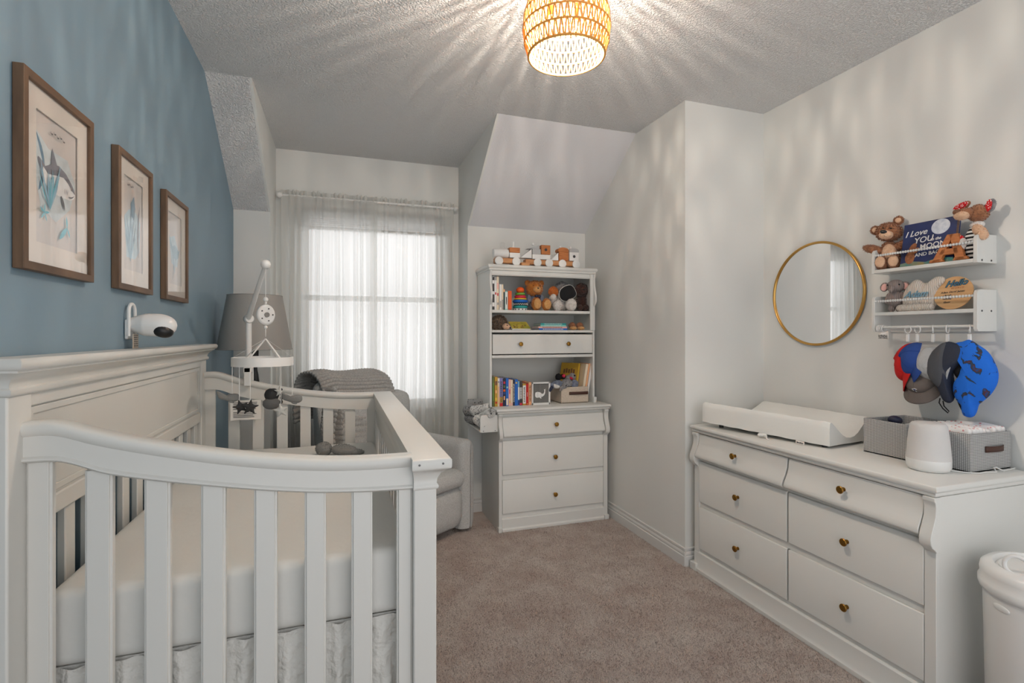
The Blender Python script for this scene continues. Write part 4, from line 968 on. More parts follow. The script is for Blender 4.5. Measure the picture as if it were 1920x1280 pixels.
# picture book
pb = thing('picture_book', 'dark blue picture book with full moon and white title on the upper wall shelf', 'book', (2.43, 1.51, ZT))
TB = TX(2.407, 1.517, 1.7475, tilt=-.16)
cv = obj('cover', B().box(-.105, .105, -.097, .097, -.002, .0, T=TB), mat('cover_night', (30, 48, 100), .3, var=((22, 30, 66), 9)), pb, bev=.0005)
obj('cover', B().box(-.105, .105, -.097, .097, -.024, -.022, T=TB), 'royal', pb, bev=.0005)
obj('pages', B().box(-.102, .102, -.093, .093, -.022, -.002, T=TB), 'paper', pb)
for k in range(2): obj('board_page', B().box(-.100, .1045, -.096, .096, -.009 - k * .007, -.0075 - k * .007, T=TB), 'brown', pb)
def ell(cx, cy, rx, ry, z, n=28, rot=0):
    b = B(); b.add([TB @ Vector((cx + rx * math.cos(2 * PI * k / n) * math.cos(rot) - ry * math.sin(2 * PI * k / n) * math.sin(rot), cy + rx * math.cos(2 * PI * k / n) * math.sin(rot) + ry * math.sin(2 * PI * k / n) * math.cos(rot), z)) for k in range(n)], [tuple(range(n))]); return b
obj('moon', ell(.045, .063, .036, .033, .0004), mat('moon_print', (216, 222, 232), .4, var=((186, 196, 212), 60)), cv, recalc=False)
b = B(); b.add([TB @ Vector(p + (.0004,)) for p in ((-.105, -.097), (-.105, -.082), (-.06, -.075), (0, -.085), (.06, -.07), (.105, -.08), (.105, -.097))], [tuple(range(7))]); obj('hill', b, mat('hill_print', (40, 128, 130), .4, var=((150, 130, 80), 20)), cv, recalc=False)
b = ell(-.066, -.058, .020, .028, .0006); b2 = ell(-.058, -.014, .013, .022, .0006, rot=-.5); b.add(b2.v, b2.f); b2 = ell(-.045, -.03, .010, .018, .0006, rot=-.8); b.add(b2.v, b2.f)
obj('animal_print', b, mat('animal_print', (158, 98, 58), .6, var=((120, 70, 40), 60)), cv, recalc=False)
for s_, x, y, sz, sh in (('I Love', -.052, .050, .036, .35), ('YOU', -.018, .016, .036, .15), ('to the', .030, .012, .017, .3), ('MOON', .022, -.014, .032, 0), ('AND BACK', .010, -.048, .022, 0)):
    text('title', s_, sz, TB @ Matrix.Translation((x, y, .0006)) @ Matrix.Rotation(.05, 4, 'Z'), 'plastic', cv, shear=sh, bold=.0004)
# wooden letter
la = thing('wooden_letter', 'brown wooden letter A leaning in front of the blue picture book', 'letter', (2.388, 1.42, ZT))
TA = TX(2.386, 1.418, ZT, tilt=-.14)
b = B(); b.prism([(-.058, 0), (-.020, 0), (-.012, .030), (.022, .030), (.026, 0), (.052, 0), (.020, .118), (-.008, .118)], 'xy', 0, .014, T=TA)
bm_ = B()
TAm = TA
def A_(pts): bm_.prism(pts, 'xy', 0, .016, T=TAm)
A_([(-.062, 0), (-.030, 0), (.012, .112), (-.012, .112)]); A_([(.028, 0), (.060, 0), (.028, .112), (-.004, .112)]); A_([(-.036, .028), (.036, .028), (.030, .052), (-.026, .052)]); A_([(-.072, 0), (-.018, 0), (-.022, .012), (-.068, .012)]); A_([(.018, 0), (.070, 0), (.066, .012), (.022, .012)])
obj('letter_a', bm_, 'wood_dark', la, bev=.001)
# striped soft toy
kg = thing('soft_toy', 'soft toy dog in black striped shirt with red inner ears on the upper wall shelf', 'soft toy', (2.42, 1.35, ZT))
blob('body', [((2.425, 1.353, 1.715), (.034, .036, .072))], 'stripe', kg)
blob('scarf', [((2.425, 1.345, 1.79), (.022, .024, .016))], 'p_white', kg)
hd = blob('head', [((2.425, 1.342, 1.836), (.036, .034, .034)), ((2.392, 1.366, 1.838), (.032, .026, .022), (0, .0, -.6))], 'p_brown', kg, 1400, .004)
blob('muzzle', [((2.378, 1.372, 1.830), (.026, .026, .018), (0, 0, -.6))], 'p_tan', hd, 300, .003)
blob('nose', [((2.366, 1.385, 1.846), (.010, .014, .011), (0, 0, -.4))], 'brown', hd)
e = blob('ear', [((2.42, 1.395, 1.876), (.008, .032, .015), (-.35, 0, 0))], 'p_brown', kg, 200, .003); blob('inner_ear', [((2.412, 1.396, 1.876), (.006, .029, .013), (-.35, 0, 0))], 'reddots', e)
e = blob('ear', [((2.43, 1.302, 1.858), (.008, .016, .026), (.2, 0, 0))], 'p_grey', kg, 200, .003); blob('inner_ear', [((2.420, 1.305, 1.858), (.005, .011, .024), (.2, 0, 0))], 'reddots', e)
blob('arm', [((2.405, 1.325, 1.758), (.016, .036, .020), (1.0, 0, 0)), ((2.398, 1.312, 1.742), (.018, .018, .020))], 'p_tan', kg, 400, .004)
blob('bib', [((2.398, 1.395, 1.722), (.014, .022, .034), (.25, 0, 0))], 'reddots', kg)
blob('pocket', [((2.390, 1.378, 1.715), (.012, .016, .026), (.25, 0, 0))], 'p_white', kg)

# ------------------------------------------------------------------ things on the lower wall shelf
ZT = 1.453
ek = thing('elephant_toy', 'grey knitted elephant with pink ears on the lower wall shelf', 'soft toy', (2.43, 1.66, ZT))
hd = blob('head', [((2.43, 1.665, 1.573), (.032, .036, .030))], 'ele', ek)
blob('trunk', [((2.398, 1.672, 1.562), (.014, .010, .012)), ((2.392, 1.676, 1.552), (.010, .009, .010))], 'ele', hd)
for y in (1.690, 1.646): blob('eye', [((2.402, y, 1.578), (.0035, .0035, .004))], 'black', hd)
for y, s_ in ((1.708, 1), (1.628, -1)):
    e = blob('ear', [((2.432, y, 1.572), (.007, .017, .022), (.25 * s_, 0, 0))], 'ele', ek); blob('inner_ear', [((2.426, y, 1.570), (.004, .012, .017), (.25 * s_, 0, 0))], 'pink', e)
blob('body', [((2.43, 1.667, 1.512), (.026, .032, .042))], 'ele', ek)
for y in (1.694, 1.636): blob('arm', [((2.425, y, 1.520), (.010, .010, .028), (.3 if y > 1.66 else -.3, 0, 0))], 'ele', ek)
for y in (1.680, 1.652): blob('leg', [((2.425, y, 1.470), (.014, .013, .018))], 'ele', ek)
ek.rotation_euler = (0, 0, .4)
sw = thing('baby_sweater', 'cream ribbed baby sweater with a blue embroidered name on the lower wall shelf', 'sweater', (2.43, 1.55, ZT))
o_ = [(1.622, 1.470), (1.630, 1.520), (1.614, 1.560), (1.590, 1.585), (1.572, 1.594), (1.556, 1.588), (1.545, 1.578), (1.528, 1.574), (1.512, 1.580), (1.500, 1.595), (1.480, 1.598), (1.463, 1.592), (1.462, 1.575), (1.482, 1.550), (1.492, 1.520), (1.497, 1.470), (1.56, 1.466)]
o_ = [(y, z) for y, z in o_]
fr = B().puff(o_, 'yz', 2.425, .022, rings=8, centre=(1.56, 1.515)); front = obj('knit_body', fr, 'sweater', sw, angle=180)
b = soft_box(2.395, 2.435, 1.496, 1.648, 1.453, 1.487, .5, 0, 14); obj('hem_roll', b, 'sweater', sw, angle=180)
text('embroidered_name', 'Adam', .040, TX(2.4005, 1.563, 1.527, roll=.02), mat('embroidery', (120, 156, 176), .9), sw, shear=.5, bold=.0008, ext=.0012)
wd = thing('wooden_plaque', 'round plywood birth plaque with Hello lettering on the lower wall shelf', 'plaque', (2.44, 1.44, ZT))
TP = TX(2.418, 1.427, 1.524, tilt=-.22)
b = B(); n = 48; b.prism([(.072 * math.cos(2 * PI * k / n), .070 * math.sin(2 * PI * k / n)) for k in range(n)], 'xy', -.004, 0, T=TP); pq = obj('disc', b, 'disc_wood', wd)
b = B(); T_ = TP @ Matrix.Translation((0, .034, 0))
text('raised_word', 'Hello', .036, TP @ Matrix.Translation((.006, .040, .001)) @ Matrix.Rotation(.1, 4, 'Z'), 'black', pq, shear=.5, bold=.0012, ext=.0012)
text('raised_word', 'Hello', .036, TP @ Matrix.Translation((.007, .039, .0026)) @ Matrix.Rotation(.1, 4, 'Z'), mat('teal_paint', (52, 110, 140), .5), pq, shear=.5, bold=.0002, ext=.0006)
text('engraved_word', 'WORLD', .011, TP @ Matrix.Translation((.014, .020, .0006)) @ Matrix.Rotation(.06, 4, 'Z'), 'wood_dark', pq, spacing=1.3)
for k, (s_, sz) in enumerate((('Adam David James', .0115), (None, .010), (None, .010), ('52cms', .010))):
    if s_ is None:
        b = B(); q = -.034
        while q < -.004: L = R.uniform(.002, .005); b.box(q, q + L, -.0145 * k + .001, -.0145 * k + .001 + R.uniform(.003, .007), .0002, .0008, T=TP); q += L + .0018
        tag(obj('handwriting', b, 'dark', pq), kind='stuff'); continue
    text('handwriting', s_, sz, TP @ Matrix.Translation((-.002 if k == 0 else -.018, .004 - k * .0145, .0006)) @ Matrix.Rotation(.05, 4, 'Z'), 'dark', pq, shear=.3)

# ------------------------------------------------------------------ hats hanging from the rail
def cap(name, label, m, m2, T, crown=(.078, .068, .075), brim=.06, brim_m=None, logo=False):
    """cap in its own frame: crown opens to -z, peak points to +x"""
    t = thing(name, label, 'cap', tuple(T.translation), 0)
    b = B()
    def dome(u, v, k=1, dz=0):
        a = 2 * PI * u; q = v * PI / 2; c = math.cos(q); fl = 1 - .12 * math.cos(a) * v
        return T @ Vector((crown[0] * k * c * math.cos(a), crown[1] * k * c * math.sin(a) * (1 + .03 * math.sin(6 * a)), crown[2] * k * math.sin(q) ** .8 * fl + dz))
    b.grid(lambda u, v: dome(u, v), 36, 14, cu=True); cr = obj('crown', b, m, t, angle=180, recalc=False)
    b = B().grid(lambda u, v: dome(u, v, .97), 36, 14, cu=True); obj('lining', b, m2, t, angle=180, recalc=False)
    b = B()
    for k in range(6):
        a = k * PI / 3; b.tube([T @ Vector((crown[0] * 1.01 * math.cos(q) * math.cos(a), crown[1] * 1.01 * math.cos(q) * math.sin(a), crown[2] * 1.01 * math.sin(q) ** .8 * (1 - .12 * math.cos(a) * q / (PI / 2)))) for q in [j * PI / 2 / 8 for j in range(9)]], .0008, 4)
    obj('seams', b, m, t, recalc=False)
    b = B().ball(T @ Vector((0, 0, crown[2] * 1.0)), .005); obj('button', b, m, t, angle=180)
    if brim:
        def br(u, v):
            a = (u - .5) * PI * .92; r_ = crown[0] * (1 - v) * .96 + (crown[0] + brim * math.cos(a * .95)) * v
            return T @ Vector((r_ * math.cos(a), crown[1] / crown[0] * r_ * math.sin(a) * (1 - .02 * v), -.012 * v * (1) - .022 * (math.sin(a) ** 2) * v + .004))
        b = B().grid(br, 28, 8); obj('brim', b, brim_m or m, t, angle=180, recalc=False, solid=.003)
    if logo:
        ang = 0; px_ = T @ Matrix.Translation((crown[0] * .90, 0, crown[2] * .42)) @ Matrix.Rotation(PI / 2, 4, 'Z') @ Matrix.Rotation(PI / 2 - .45, 4, 'X') @ Matrix.Scale(.55, 4)
        b = B(); b.prism([(-.018, .012), (.004, .018), (.022, .010), (.006, .004), (.010, -.018), (-.004, -.004), (-.012, -.006)], 'xy', -.002, .003, T=px_); lg = obj('badge', b, 'plastic', cr)
        b = B(); b.prism([(-.012, .010), (.004, .014), (.014, .008), (.003, .003), (.006, -.010), (-.004, .0)], 'xy', .003, .004, T=px_); obj('badge_detail', b, 'royal', lg)
    return t
def frame(origin, xdir, zdir):
    z = Vector(zdir).normalized(); x = Vector(xdir); x = (x - z * x.dot(z)).normalized(); y = z.cross(x); m = Matrix((x, y, z)).transposed().to_4x4(); m.translation = Vector(origin); return m
cap('red_cap', 'bright red child cap at the left end of the hats', 'redcap', 'capinside', frame((2.405, 1.585, 1.225), (-.1, .25, -1), (-.35, 1, .25)), (.086, .060, .058), .045)
cap('blue_cap', 'royal blue child cap hanging between the red cap and grey bucket hat', 'bluecap', 'capinside', frame((2.385, 1.545, 1.240), (-.25, .35, -1), (-.6, .9, .25)), (.074, .060, .060), .032, logo=True)
cap('grey_cap', 'taupe grey cap with a bird badge and brim pointing down', 'greycap', 'capinside', frame((2.40, 1.535, 1.150), (-.28, 0, -1), (-1, .05, .5)), (.060, .062, .048), .048, logo=True)
hb_ = thing('bucket_hat', 'light grey quilted bucket hat hanging beside the navy cap', 'hat', (2.385, 1.475, 1.13))
TB2 = frame((2.38, 1.455, 1.225), (0, .35, -1), (-.35, 1, .28))
def bh(u, v):
    a = 2 * PI * u; prof = [(.005, .078), (.030, .075), (.052, .062), (.063, .040), (.068, .012), (.070, -.01), (.084, -.035), (.092, -.048)]
    t = v * 7; i = min(int(t), 6); q = t - i; r_ = prof[i][0] * (1 - q) + prof[i + 1][0] * q; z = prof[i][1] * (1 - q) + prof[i + 1][1] * q; w = 1 + .03 * math.sin(5 * a + 3 * v)
    return TB2 @ Vector((r_ * math.cos(a) * 1.06 * w, r_ * math.sin(a) * .62 * w, z))
obj('crown', B().grid(bh, 44, 30, cu=True), 'quilt', hb_, angle=180, recalc=False, solid=.003)
b = B().tube([bh(k / 44, .70) for k in range(44)], .0012, 5, closed=True); obj('band_seam', b, 'quilt', hb_)
b = B()
for j in range(7): p = TB2 @ Vector((.012 * (j - 3) - .055, -.03, -.01)); 
hb2 = hb_
# navy cap seen edge on
nc = thing('navy_cap', 'dark navy cap with grey panels and hanging chin strap', 'cap', (2.38, 1.43, 1.06))
o_ = [(1.421, 1.318), (1.385, 1.316), (1.352, 1.295), (1.350, 1.255), (1.372, 1.225), (1.398, 1.19), (1.398, 1.13), (1.392, 1.085), (1.405, 1.070), (1.425, 1.078), (1.442, 1.12), (1.462, 1.15), (1.475, 1.20), (1.482, 1.235), (1.468, 1.270)]
obj('crown', B().puff([(y + .004, z) for y, z in o_], 'yz', 2.366, .034, rings=8, centre=(1.42, 1.22)), 'navycap', nc, angle=180)
o_ = [(1.421, 1.316), (1.405, 1.30), (1.400, 1.20), (1.41, 1.14), (1.432, 1.128), (1.468, 1.165), (1.482, 1.225), (1.468, 1.268)]
obj('grey_panel', B().puff([(y + .004, z) for y, z in o_], 'yz', 2.352, .026, rings=8), mat('grey_twill', (74, 76, 82), .85, bump=(120, .3)), nc, angle=180)
obj('chin_strap', B().tube([(2.372, 1.447, 1.085), (2.366, 1.447, 1.066), (2.364, 1.432, 1.045), (2.368, 1.415, 1.028), (2.368, 1.412, 1.036), (2.368, 1.43, 1.055), (2.372, 1.436, 1.075)], .0025, 6), 'black', nc)
# sun hat
sh = thing('sun_hat', 'large bright blue sun hat with dark animal print and neck flap', 'hat', (2.38, 1.34, 1.02))
o_ = [(1.349, 1.330), (1.322, 1.312), (1.290, 1.285), (1.268, 1.245), (1.256, 1.20), (1.262, 1.155), (1.285, 1.112), (1.318, 1.075), (1.328, 1.050), (1.335, 1.026), (1.352, 1.020), (1.368, 1.028), (1.372, 1.060), (1.392, 1.085), (1.402, 1.120), (1.398, 1.155), (1.380, 1.185), (1.372, 1.215), (1.362, 1.240), (1.385, 1.275), (1.404, 1.298), (1.395, 1.316), (1.372, 1.322)]
obj('crown_and_flap', B().puff([(y - .003, z) for y, z in o_], 'yz', 2.378, .038, rings=9, centre=(1.330, 1.185)), 'sunhat', sh, angle=180)
o_ = [(1.40, 1.30), (1.375, 1.30), (1.345, 1.26), (1.345, 1.22), (1.375, 1.17), (1.40, 1.18), (1.41, 1.24)]
obj('lining', B().puff(o_, 'yz', 2.392, .030, rings=6), 'capinside', sh, angle=180)
obj('flap_edge', B().puff([(1.402, 1.10), (1.385, 1.09), (1.362, 1.04), (1.352, 1.020), (1.372, 1.024), (1.395, 1.07)], 'yz', 2.398, .012, rings=5), 'capinside', sh, angle=180)
b = B()
def sb(u, v):
    a = PI * 2 * u; return (2.372 - .012 * math.sin(PI * v), 1.325 + .0, 1.2)
# ------------------------------------------------------------------ on the dresser
ZD = .830
cp = thing('changing_pad', 'white contoured changing pad with raised sides on the dresser', 'changing pad', (2.23, 2.08, ZD))
def padpt(a, b_, z):
    A0, B0, C0, D0_ = Vector((2.105, 1.735)), Vector((2.432, 1.79)), Vector((2.440, 2.43)), Vector((1.948, 2.40))
    p = (A0 * (1 - b_) + D0_ * b_) * (1 - a) + (B0 * (1 - b_) + C0 * b_) * a
    return Vector((p.x, p.y, z + .016 * b_ * (1 - a) ** 2))
prf = [(0, .0), (0, .03), (0, .08), (.01, .104), (.03, .110), (.06, .106), (.15, .082), (.3, .045), (.4, .030), (.5, .026), (.6, .030), (.7, .045), (.85, .082), (.94, .106), (.97, .110), (.99, .104), (1, .08), (1, .03), (1, 0), (.75, -.0), (.5, 0), (.25, 0)]
b = B()
def pf(u, v):
    i = int(round(v * len(prf))) % len(prf); a, h = prf[i]; e = min(u, 1 - u) * 700; rd = .006 * max(0, 1 - e / 12) ** 2
    hh = .842 + h * (1 - rd * 4) + .001 * math.sin(40 * u + 7 * a); return padpt(a * (1 - 2 * rd) + rd, u, hh)
b.grid(pf, 44, len(prf), cv=True); m_ = len(prf); b.f += [tuple(range(m_)), tuple(43 * m_ + k for k in range(m_))]; b.mi += [0, 0]
pdo = obj('cushion', b, 'terry', cp, angle=50)
b = B()
for x, y in ((2.13, 1.78), (2.40, 1.82), (2.40, 2.36), (2.03, 2.34)): b.lathe([(0, 0), (.012, 0), (.012, .013), (0, .013)], (x, y, ZD), 12)
tag(obj('rubber_feet', b, 'dark', cp), kind='stuff')
obj('care_label', B().box(2.061, 2.064, 1.83, 1.875, .832, .848), 'paper', cp)
b = B()
for k in range(7): b.box(2.0600, 2.0610, 1.835 + k * .0052, 1.8385 + k * .0052, .836, .836 + R.uniform(.004, .008))
tag(obj('label_print', b, 'dark', cp), kind='stuff')
b = B()
for k in range(3): b.ball((2.018 - .006 * k, 2.02 + .010 * k, .846), (.010, .014, .009), (0, .3, k), 10, 8)
b.tube([(2.01, 2.0, .85), (1.995, 1.985, .838), (2.0, 1.975, .834)], .003, 6); obj('strap_knot', b, 'terry', cp, angle=180)

def basket(name, label, x0, x1, y0, y1, z0, h, m, cat='basket', handle=None, group=None):
    t = thing(name, label, cat, ((x0 + x1) / 2, (y0 + y1) / 2, z0), 0, group); w = .006
    b = B().box(x0, x1, y0, y1, z0, z0 + .006); obj('base', b, m, t)
    for nm, q in (('wall', (x0, x0 + w, y0, y1)), ('wall', (x1 - w, x1, y0, y1)), ('wall', (x0 + w, x1 - w, y0, y0 + w)), ('wall', (x0 + w, x1 - w, y1 - w, y1))):
        obj('side', B().box(*q, z0, z0 + h), m, t, bev=.002)
    b = B().tube([(x0 + w / 2, y0 + w / 2, z0 + h), (x1 - w / 2, y0 + w / 2, z0 + h), (x1 - w / 2, y1 - w / 2, z0 + h), (x0 + w / 2, y1 - w / 2, z0 + h)], .0042, 8, closed=True); obj('rim', b, m, t)
    if handle:
        hx0, hx1, hz, hh = handle; b = B()
        def hf(u, v): x = hx0 + (hx1 - hx0) * u; return (x, y0 - .002 - .010 * math.sin(PI * u) ** .6, hz + hh * (v - .5))
        b.grid(hf, 16, 3); hd = obj('handle', b, 'leather', t, recalc=False, solid=.003)
        for x in (hx0 + .007, hx1 - .007): obj('rivet', B().lathe([(0, 0), (.0035, 0), (.003, .002), (0, .0025)], seg=10, T=TY(x, y0 - .004, hz)), 'brass', hd)
    return t
basket('storage_basket', 'grey woven basket beside the changing pad on the dresser', 2.212, 2.470, 1.472, 1.656, ZD, .146, 'wicker')
basket('storage_basket', 'grey woven basket of nappies with brown leather handle on the dresser', 2.238, 2.476, 1.262, 1.452, ZD, .142, 'wicker', handle=(2.318, 2.425, .915, .022))
b = B().ball((2.33, 1.60, .972), (.030, .026, .020), (0, .2, 0)); single('nail_brush', b, 'navy', 'dark navy rounded object lying in the woven basket beside the pad', 'baby brush', angle=180)
b = soft_box(2.235, 2.45, 1.485, 1.565, .84, .965, .3, .002, 12); single('folded_cloth', b, 'terry', 'white folded cloth filling the basket beside the speaker', 'cloth', angle=180)
# nappies
for k in range(9):
    x = 2.258 + k * .0245
    b = soft_box(x - .0125, x + .0125, 1.275, 1.440, .845, .992 + .004 * math.sin(k), .45, 0, 10)
    b.v = [(v[0] + .010 * math.sin(30 * v[1] + k), v[1], v[2] + .004 * math.sin(50 * v[1] + k * 2)) for v in b.v]
    single('folded_nappy', b, 'diaper', 'folded white printed nappy standing in the handled basket', 'nappy', group='nappies in the handled basket', angle=180)
# speaker
sp = thing('smart_speaker', 'white rounded cone speaker on the dresser in front of the baskets', 'speaker', (2.150, 1.352, ZD))
obj('fabric_body', B().lathe([(.0705, .045), (.069, .06), (.066, .10), (.061, .15), (.0575, .172), (.053, .179), (.046, .182), (.0, .182)], (2.150, 1.352, ZD), 48), mat('speaker_fabric', (208, 206, 204), .9, bump=(500, .3)), sp, angle=60)
obj('plastic_base', B().lathe([(0, 0), (.055, 0), (.064, .004), (.070, .016), (.0705, .045), (0, .045)], (2.150, 1.352, ZD), 48), 'plastic', sp, angle=60)
b = B().tube([(2.20, 1.305, .834), (2.225, 1.265, .834), (2.26, 1.245, .834), (2.30, 1.248, .834), (2.335, 1.235, .834), (2.35, 1.250, .846), (2.365, 1.252, .846), (2.385, 1.240, .834), (2.42, 1.243, .834), (2.475, 1.25, .834)], .0026, 8)
single('power_cable', b, 'plastic', 'thin white power cable running from the speaker to the wall', 'cable')

# ------------------------------------------------------------------ nappy pail
px_, py_ = 2.125, .985
pa = thing('nappy_pail', 'glossy white round nappy pail beside the dresser at the right edge', 'bin', (px_, py_, 0))
obj('barrel', B().lathe([(0, 0), (.142, 0), (.148, .01), (.158, .54), (0, .54)], (px_, py_, 0), 64), 'plastic', pa, angle=40)
obj('collar', B().lathe([(.158, .515), (.166, .520), (.170, .532), (.170, .548), (.164, .556), (.166, .575), (.163, .592), (.150, .604), (.134, .606), (.128, .598), (.126, .590), (0, .588)], (px_, py_, 0), 64), 'plastic', pa, angle=50)
obj('lid', B().lathe([(.118, .590), (.118, .597), (.110, .600), (0, .601)], (px_, py_, 0), 48), 'plastic', pa, angle=50)
b = B().tube([(px_ - .105 + .030 * math.cos(a * PI / 14) * .4 + .0, py_ + .03 - .026 * math.cos(a * PI / 14), .622 + .030 * math.sin(a * PI / 14)) for a in range(28)], .0065, 10, closed=True); obj('lid_ring', b, 'plastic', pa, angle=180)
a0 = 2.83
b = B().ball((px_ + .156 * math.cos(a0), py_ + .156 * math.sin(a0), .487), (.005, .028, .011), (0, 0, a0)); obj('badge', b, 'plastic', pa, angle=180)
# ------------------------------------------------------------------ helpers that turn a measured sight line into a point at a known depth
_s, _c = math.sin(YAW), math.cos(YAW)
def ray(u, v): L = (u - 960) / F; return Vector((_s + _c * L, _c - _s * L, (V0 - v) / F))
def at_y(u, v, Y): r = ray(u, v); return Vector((0, 0, H)) + r * (Y / r.y)
def X_(u, Y=3.45): return at_y(u, 600, Y).x

def book(label, x0, x1, y, z, h, depth, col, group, text_col='white2', marks=1, cat='book', tilt=0):
    """upright book, spine towards the room (-Y)"""
    t = thing('book', label, cat, ((x0 + x1) / 2, y + depth / 2, z), 0, group); w = x1 - x0
    T = Matrix.Translation(((x0 + x1) / 2, y, z)) @ Matrix.Rotation(tilt, 4, 'Y')
    e = .0012
    obj('spine', B().box(-w / 2, w / 2, 0, .0015, 0, h, T=T), col, t, bev=.0008)
    s0 = t.children[0] if t.children else None
    obj('cover', B().box(-w / 2, -w / 2 + e, .0015, depth, 0, h, T=T), col, t); obj('cover', B().box(w / 2 - e, w / 2, .0015, depth, 0, h, T=T), col, t)
    obj('pages', B().box(-w / 2 + e, w / 2 - e, .0015, depth - .003, .002, h - .003, T=T), 'paper', t)
    return t, T, w
def spine_marks(t, T, w, h, specs):
    for nm, col, z0, z1, k in specs:
        b = B(); b.box(-w / 2 * k, w / 2 * k, -.0008, 0, h * z0, h * z1, T=T); obj(nm, b, col, t)
def spine_text(t, T, w, h, s_, col, z=.5):
    b = B(); q = .15
    while q < .85:
        L = R.uniform(.02, .05); b.box(-w * R.uniform(.14, .24), w * R.uniform(.14, .24), -.0012, 0, h * q, h * (q + L), T=T); q += L + .018
    tag(obj('spine_print', b, col, t), kind='stuff')
G1 = 'upright books on the top shelf of the hutch'
for (u0, u1, vt, col, lab, marks) in (
    (923.2, 927.8, 517, 'white2', 'tall book with a black and white patterned spine against the left side', [('blotch', 'black', .0, .1, .9), ('blotch', 'charcoal', .22, .46, .8), ('blotch', 'black', .55, .78, .7), ('blotch', 'black', .88, .98, .8)]),
    (928.0, 931.6, 517, 'white2', 'tall white book second from the left on the top shelf', [('band', 'greybook', .88, 1, 1.0), ('mark', 'red', .45, .52, .6)]),
    (931.9, 935.8, 517, 'cream', 'tall cream book third from the left on the top shelf', [('band', 'pink', .62, .80, .8), ('mark', 'magenta', .42, .50, .6), ('band', 'greybook', .15, .22, .8)]),
    (937.0, 941.0, 532, 'white2', 'medium white book just right of the tall books', [('mark', 'greybook', .1, .35, .6)]),
    (941.2, 944.2, 532, 'cream', 'medium cream book with grey lower half', [('band', 'greybook', .02, .4, .8)]),
    (944.4, 947.0, 541, 'charcoal', 'short thin dark book with coral top', [('band', 'peach', .86, .99, 1.0)]),
    (947.3, 952.6, 545, 'aqua', 'short pale book with lilac striped spine', [('panel', 'white2', .06, .96, .82), ('mark', 'lilac', .3, .7, .3)]),
    (953.2, 959.8, 544, 'orange', 'bright orange book beside the stacking toy', [('mark', 'red', .02, .06, .8)])):
    x0, x1 = X_(u0), X_(u1); h = (580.8 - vt) * .00372
    t, T, w = book(lab, x0, x1, 3.455, 1.525, h, .15, col, G1); spine_marks(t, T, w, h, marks)
G3 = 'upright books on the bottom shelf of the hutch'
for (u0, u1, vt, col, lab, marks, tx) in (
    (923.6, 927.2, 704, 'olive', 'olive green book at the left end of the bottom shelf', [('band', 'green', .2, .8, .3)], None),
    (928.0, 933.4, 704, 'mustard', 'mustard yellow book with speckled spine', [('mark', 'brown', .72, .86, .7), ('mark', 'yellow', .2, .3, .7), ('mark', 'red', .1, .16, .6), ('mark', 'peach', .45, .55, .5)], None),
    (933.6, 937.1, 706, 'cream', 'cream book with red dot and white head', [('panel', 'white2', .82, .98, 1.0), ('mark', 'red', .84, .88, .6), ('band', 'peach', .08, .7, .5)], None),
    (937.3, 943.0, 706, 'lilac', 'book with lilac, yellow and red banded spine', [('band', 'mustard', .13, .33, 1.0), ('band', 'red', .0, .12, 1.0)], 'ALPHABET'),
    (943.2, 948.8, 706, 'navy', 'dark book with colourful animal spots on the spine', [('spot', 'magenta', .80, .88, .6), ('spot', 'olive', .66, .74, .6), ('spot', 'orange', .52, .60, .7), ('spot', 'royal', .42, .5, .7), ('spot', 'peach', .22, .36, .4)], None),
    (949.0, 954.0, 706, 'blue', 'teal blue book with pale fish near the foot', [('spot', 'aqua', .64, .70, .5), ('panel', 'cream', .03, .27, .7)], None),
    (954.2, 958.0, 708, 'pink', 'pale pink book right of the teal blue one', [('band', 'magenta', .45, .62, .4), ('band', 'yellow', .1, .2, .5)], None),
    (958.2, 962.0, 709, 'cream', 'cream book with pink foot beside the navy titled book', [('spot', 'brown', .70, .72, .4), ('band', 'pink', .02, .12, .8)], None),
    (962.3, 965.6, 709, 'navy', 'thin navy book with white lettering down the spine', [], 'GOODNIGHT TRAIN'),
    (965.8, 971.4, 708, 'blue', 'bright blue book with a yellow crescent moon', [('spot', 'yellow', .84, .90, .5)], None),
    (971.6, 974.6, 711, 'sky', 'thin book with white panel beside the crescent moon book', [('panel', 'white2', .25, .75, .9), ('band', 'royal', .02, .22, 1)], None),
    (974.9, 979.8, 711, 'charcoal', 'dark book with white title panel and magenta foot', [('panel', 'white2', .27, .74, .75), ('band', 'magenta', .02, .10, .9)], 'MOO'),
    (980.6, 986.6, 716, 'mustard', 'short white book with yellow ends', [('panel', 'white2', .08, .92, .95)], 'FARM'),
    (986.9, 991.3, 716, 'red', 'deep red short book near the whale picture', [('mark', 'yellow', .04, .08, .4), ('mark', 'white2', .4, .6, .12)], None),
    (991.7, 996.6, 713, 'peach', 'peach book against the whale picture', [], 'LITTLE')):
    x0, x1 = X_(u0), X_(u1); h = (760.5 - vt - (u0 - 923) * .05) * .00372
    t, T, w = book(lab, x0, x1, 3.455, .842, h, .16, col, G3); spine_marks(t, T, w, h, marks)
    if tx: spine_text(t, T, w, h, tx, 'white2' if col in ('navy', ) else 'charcoal', .5)

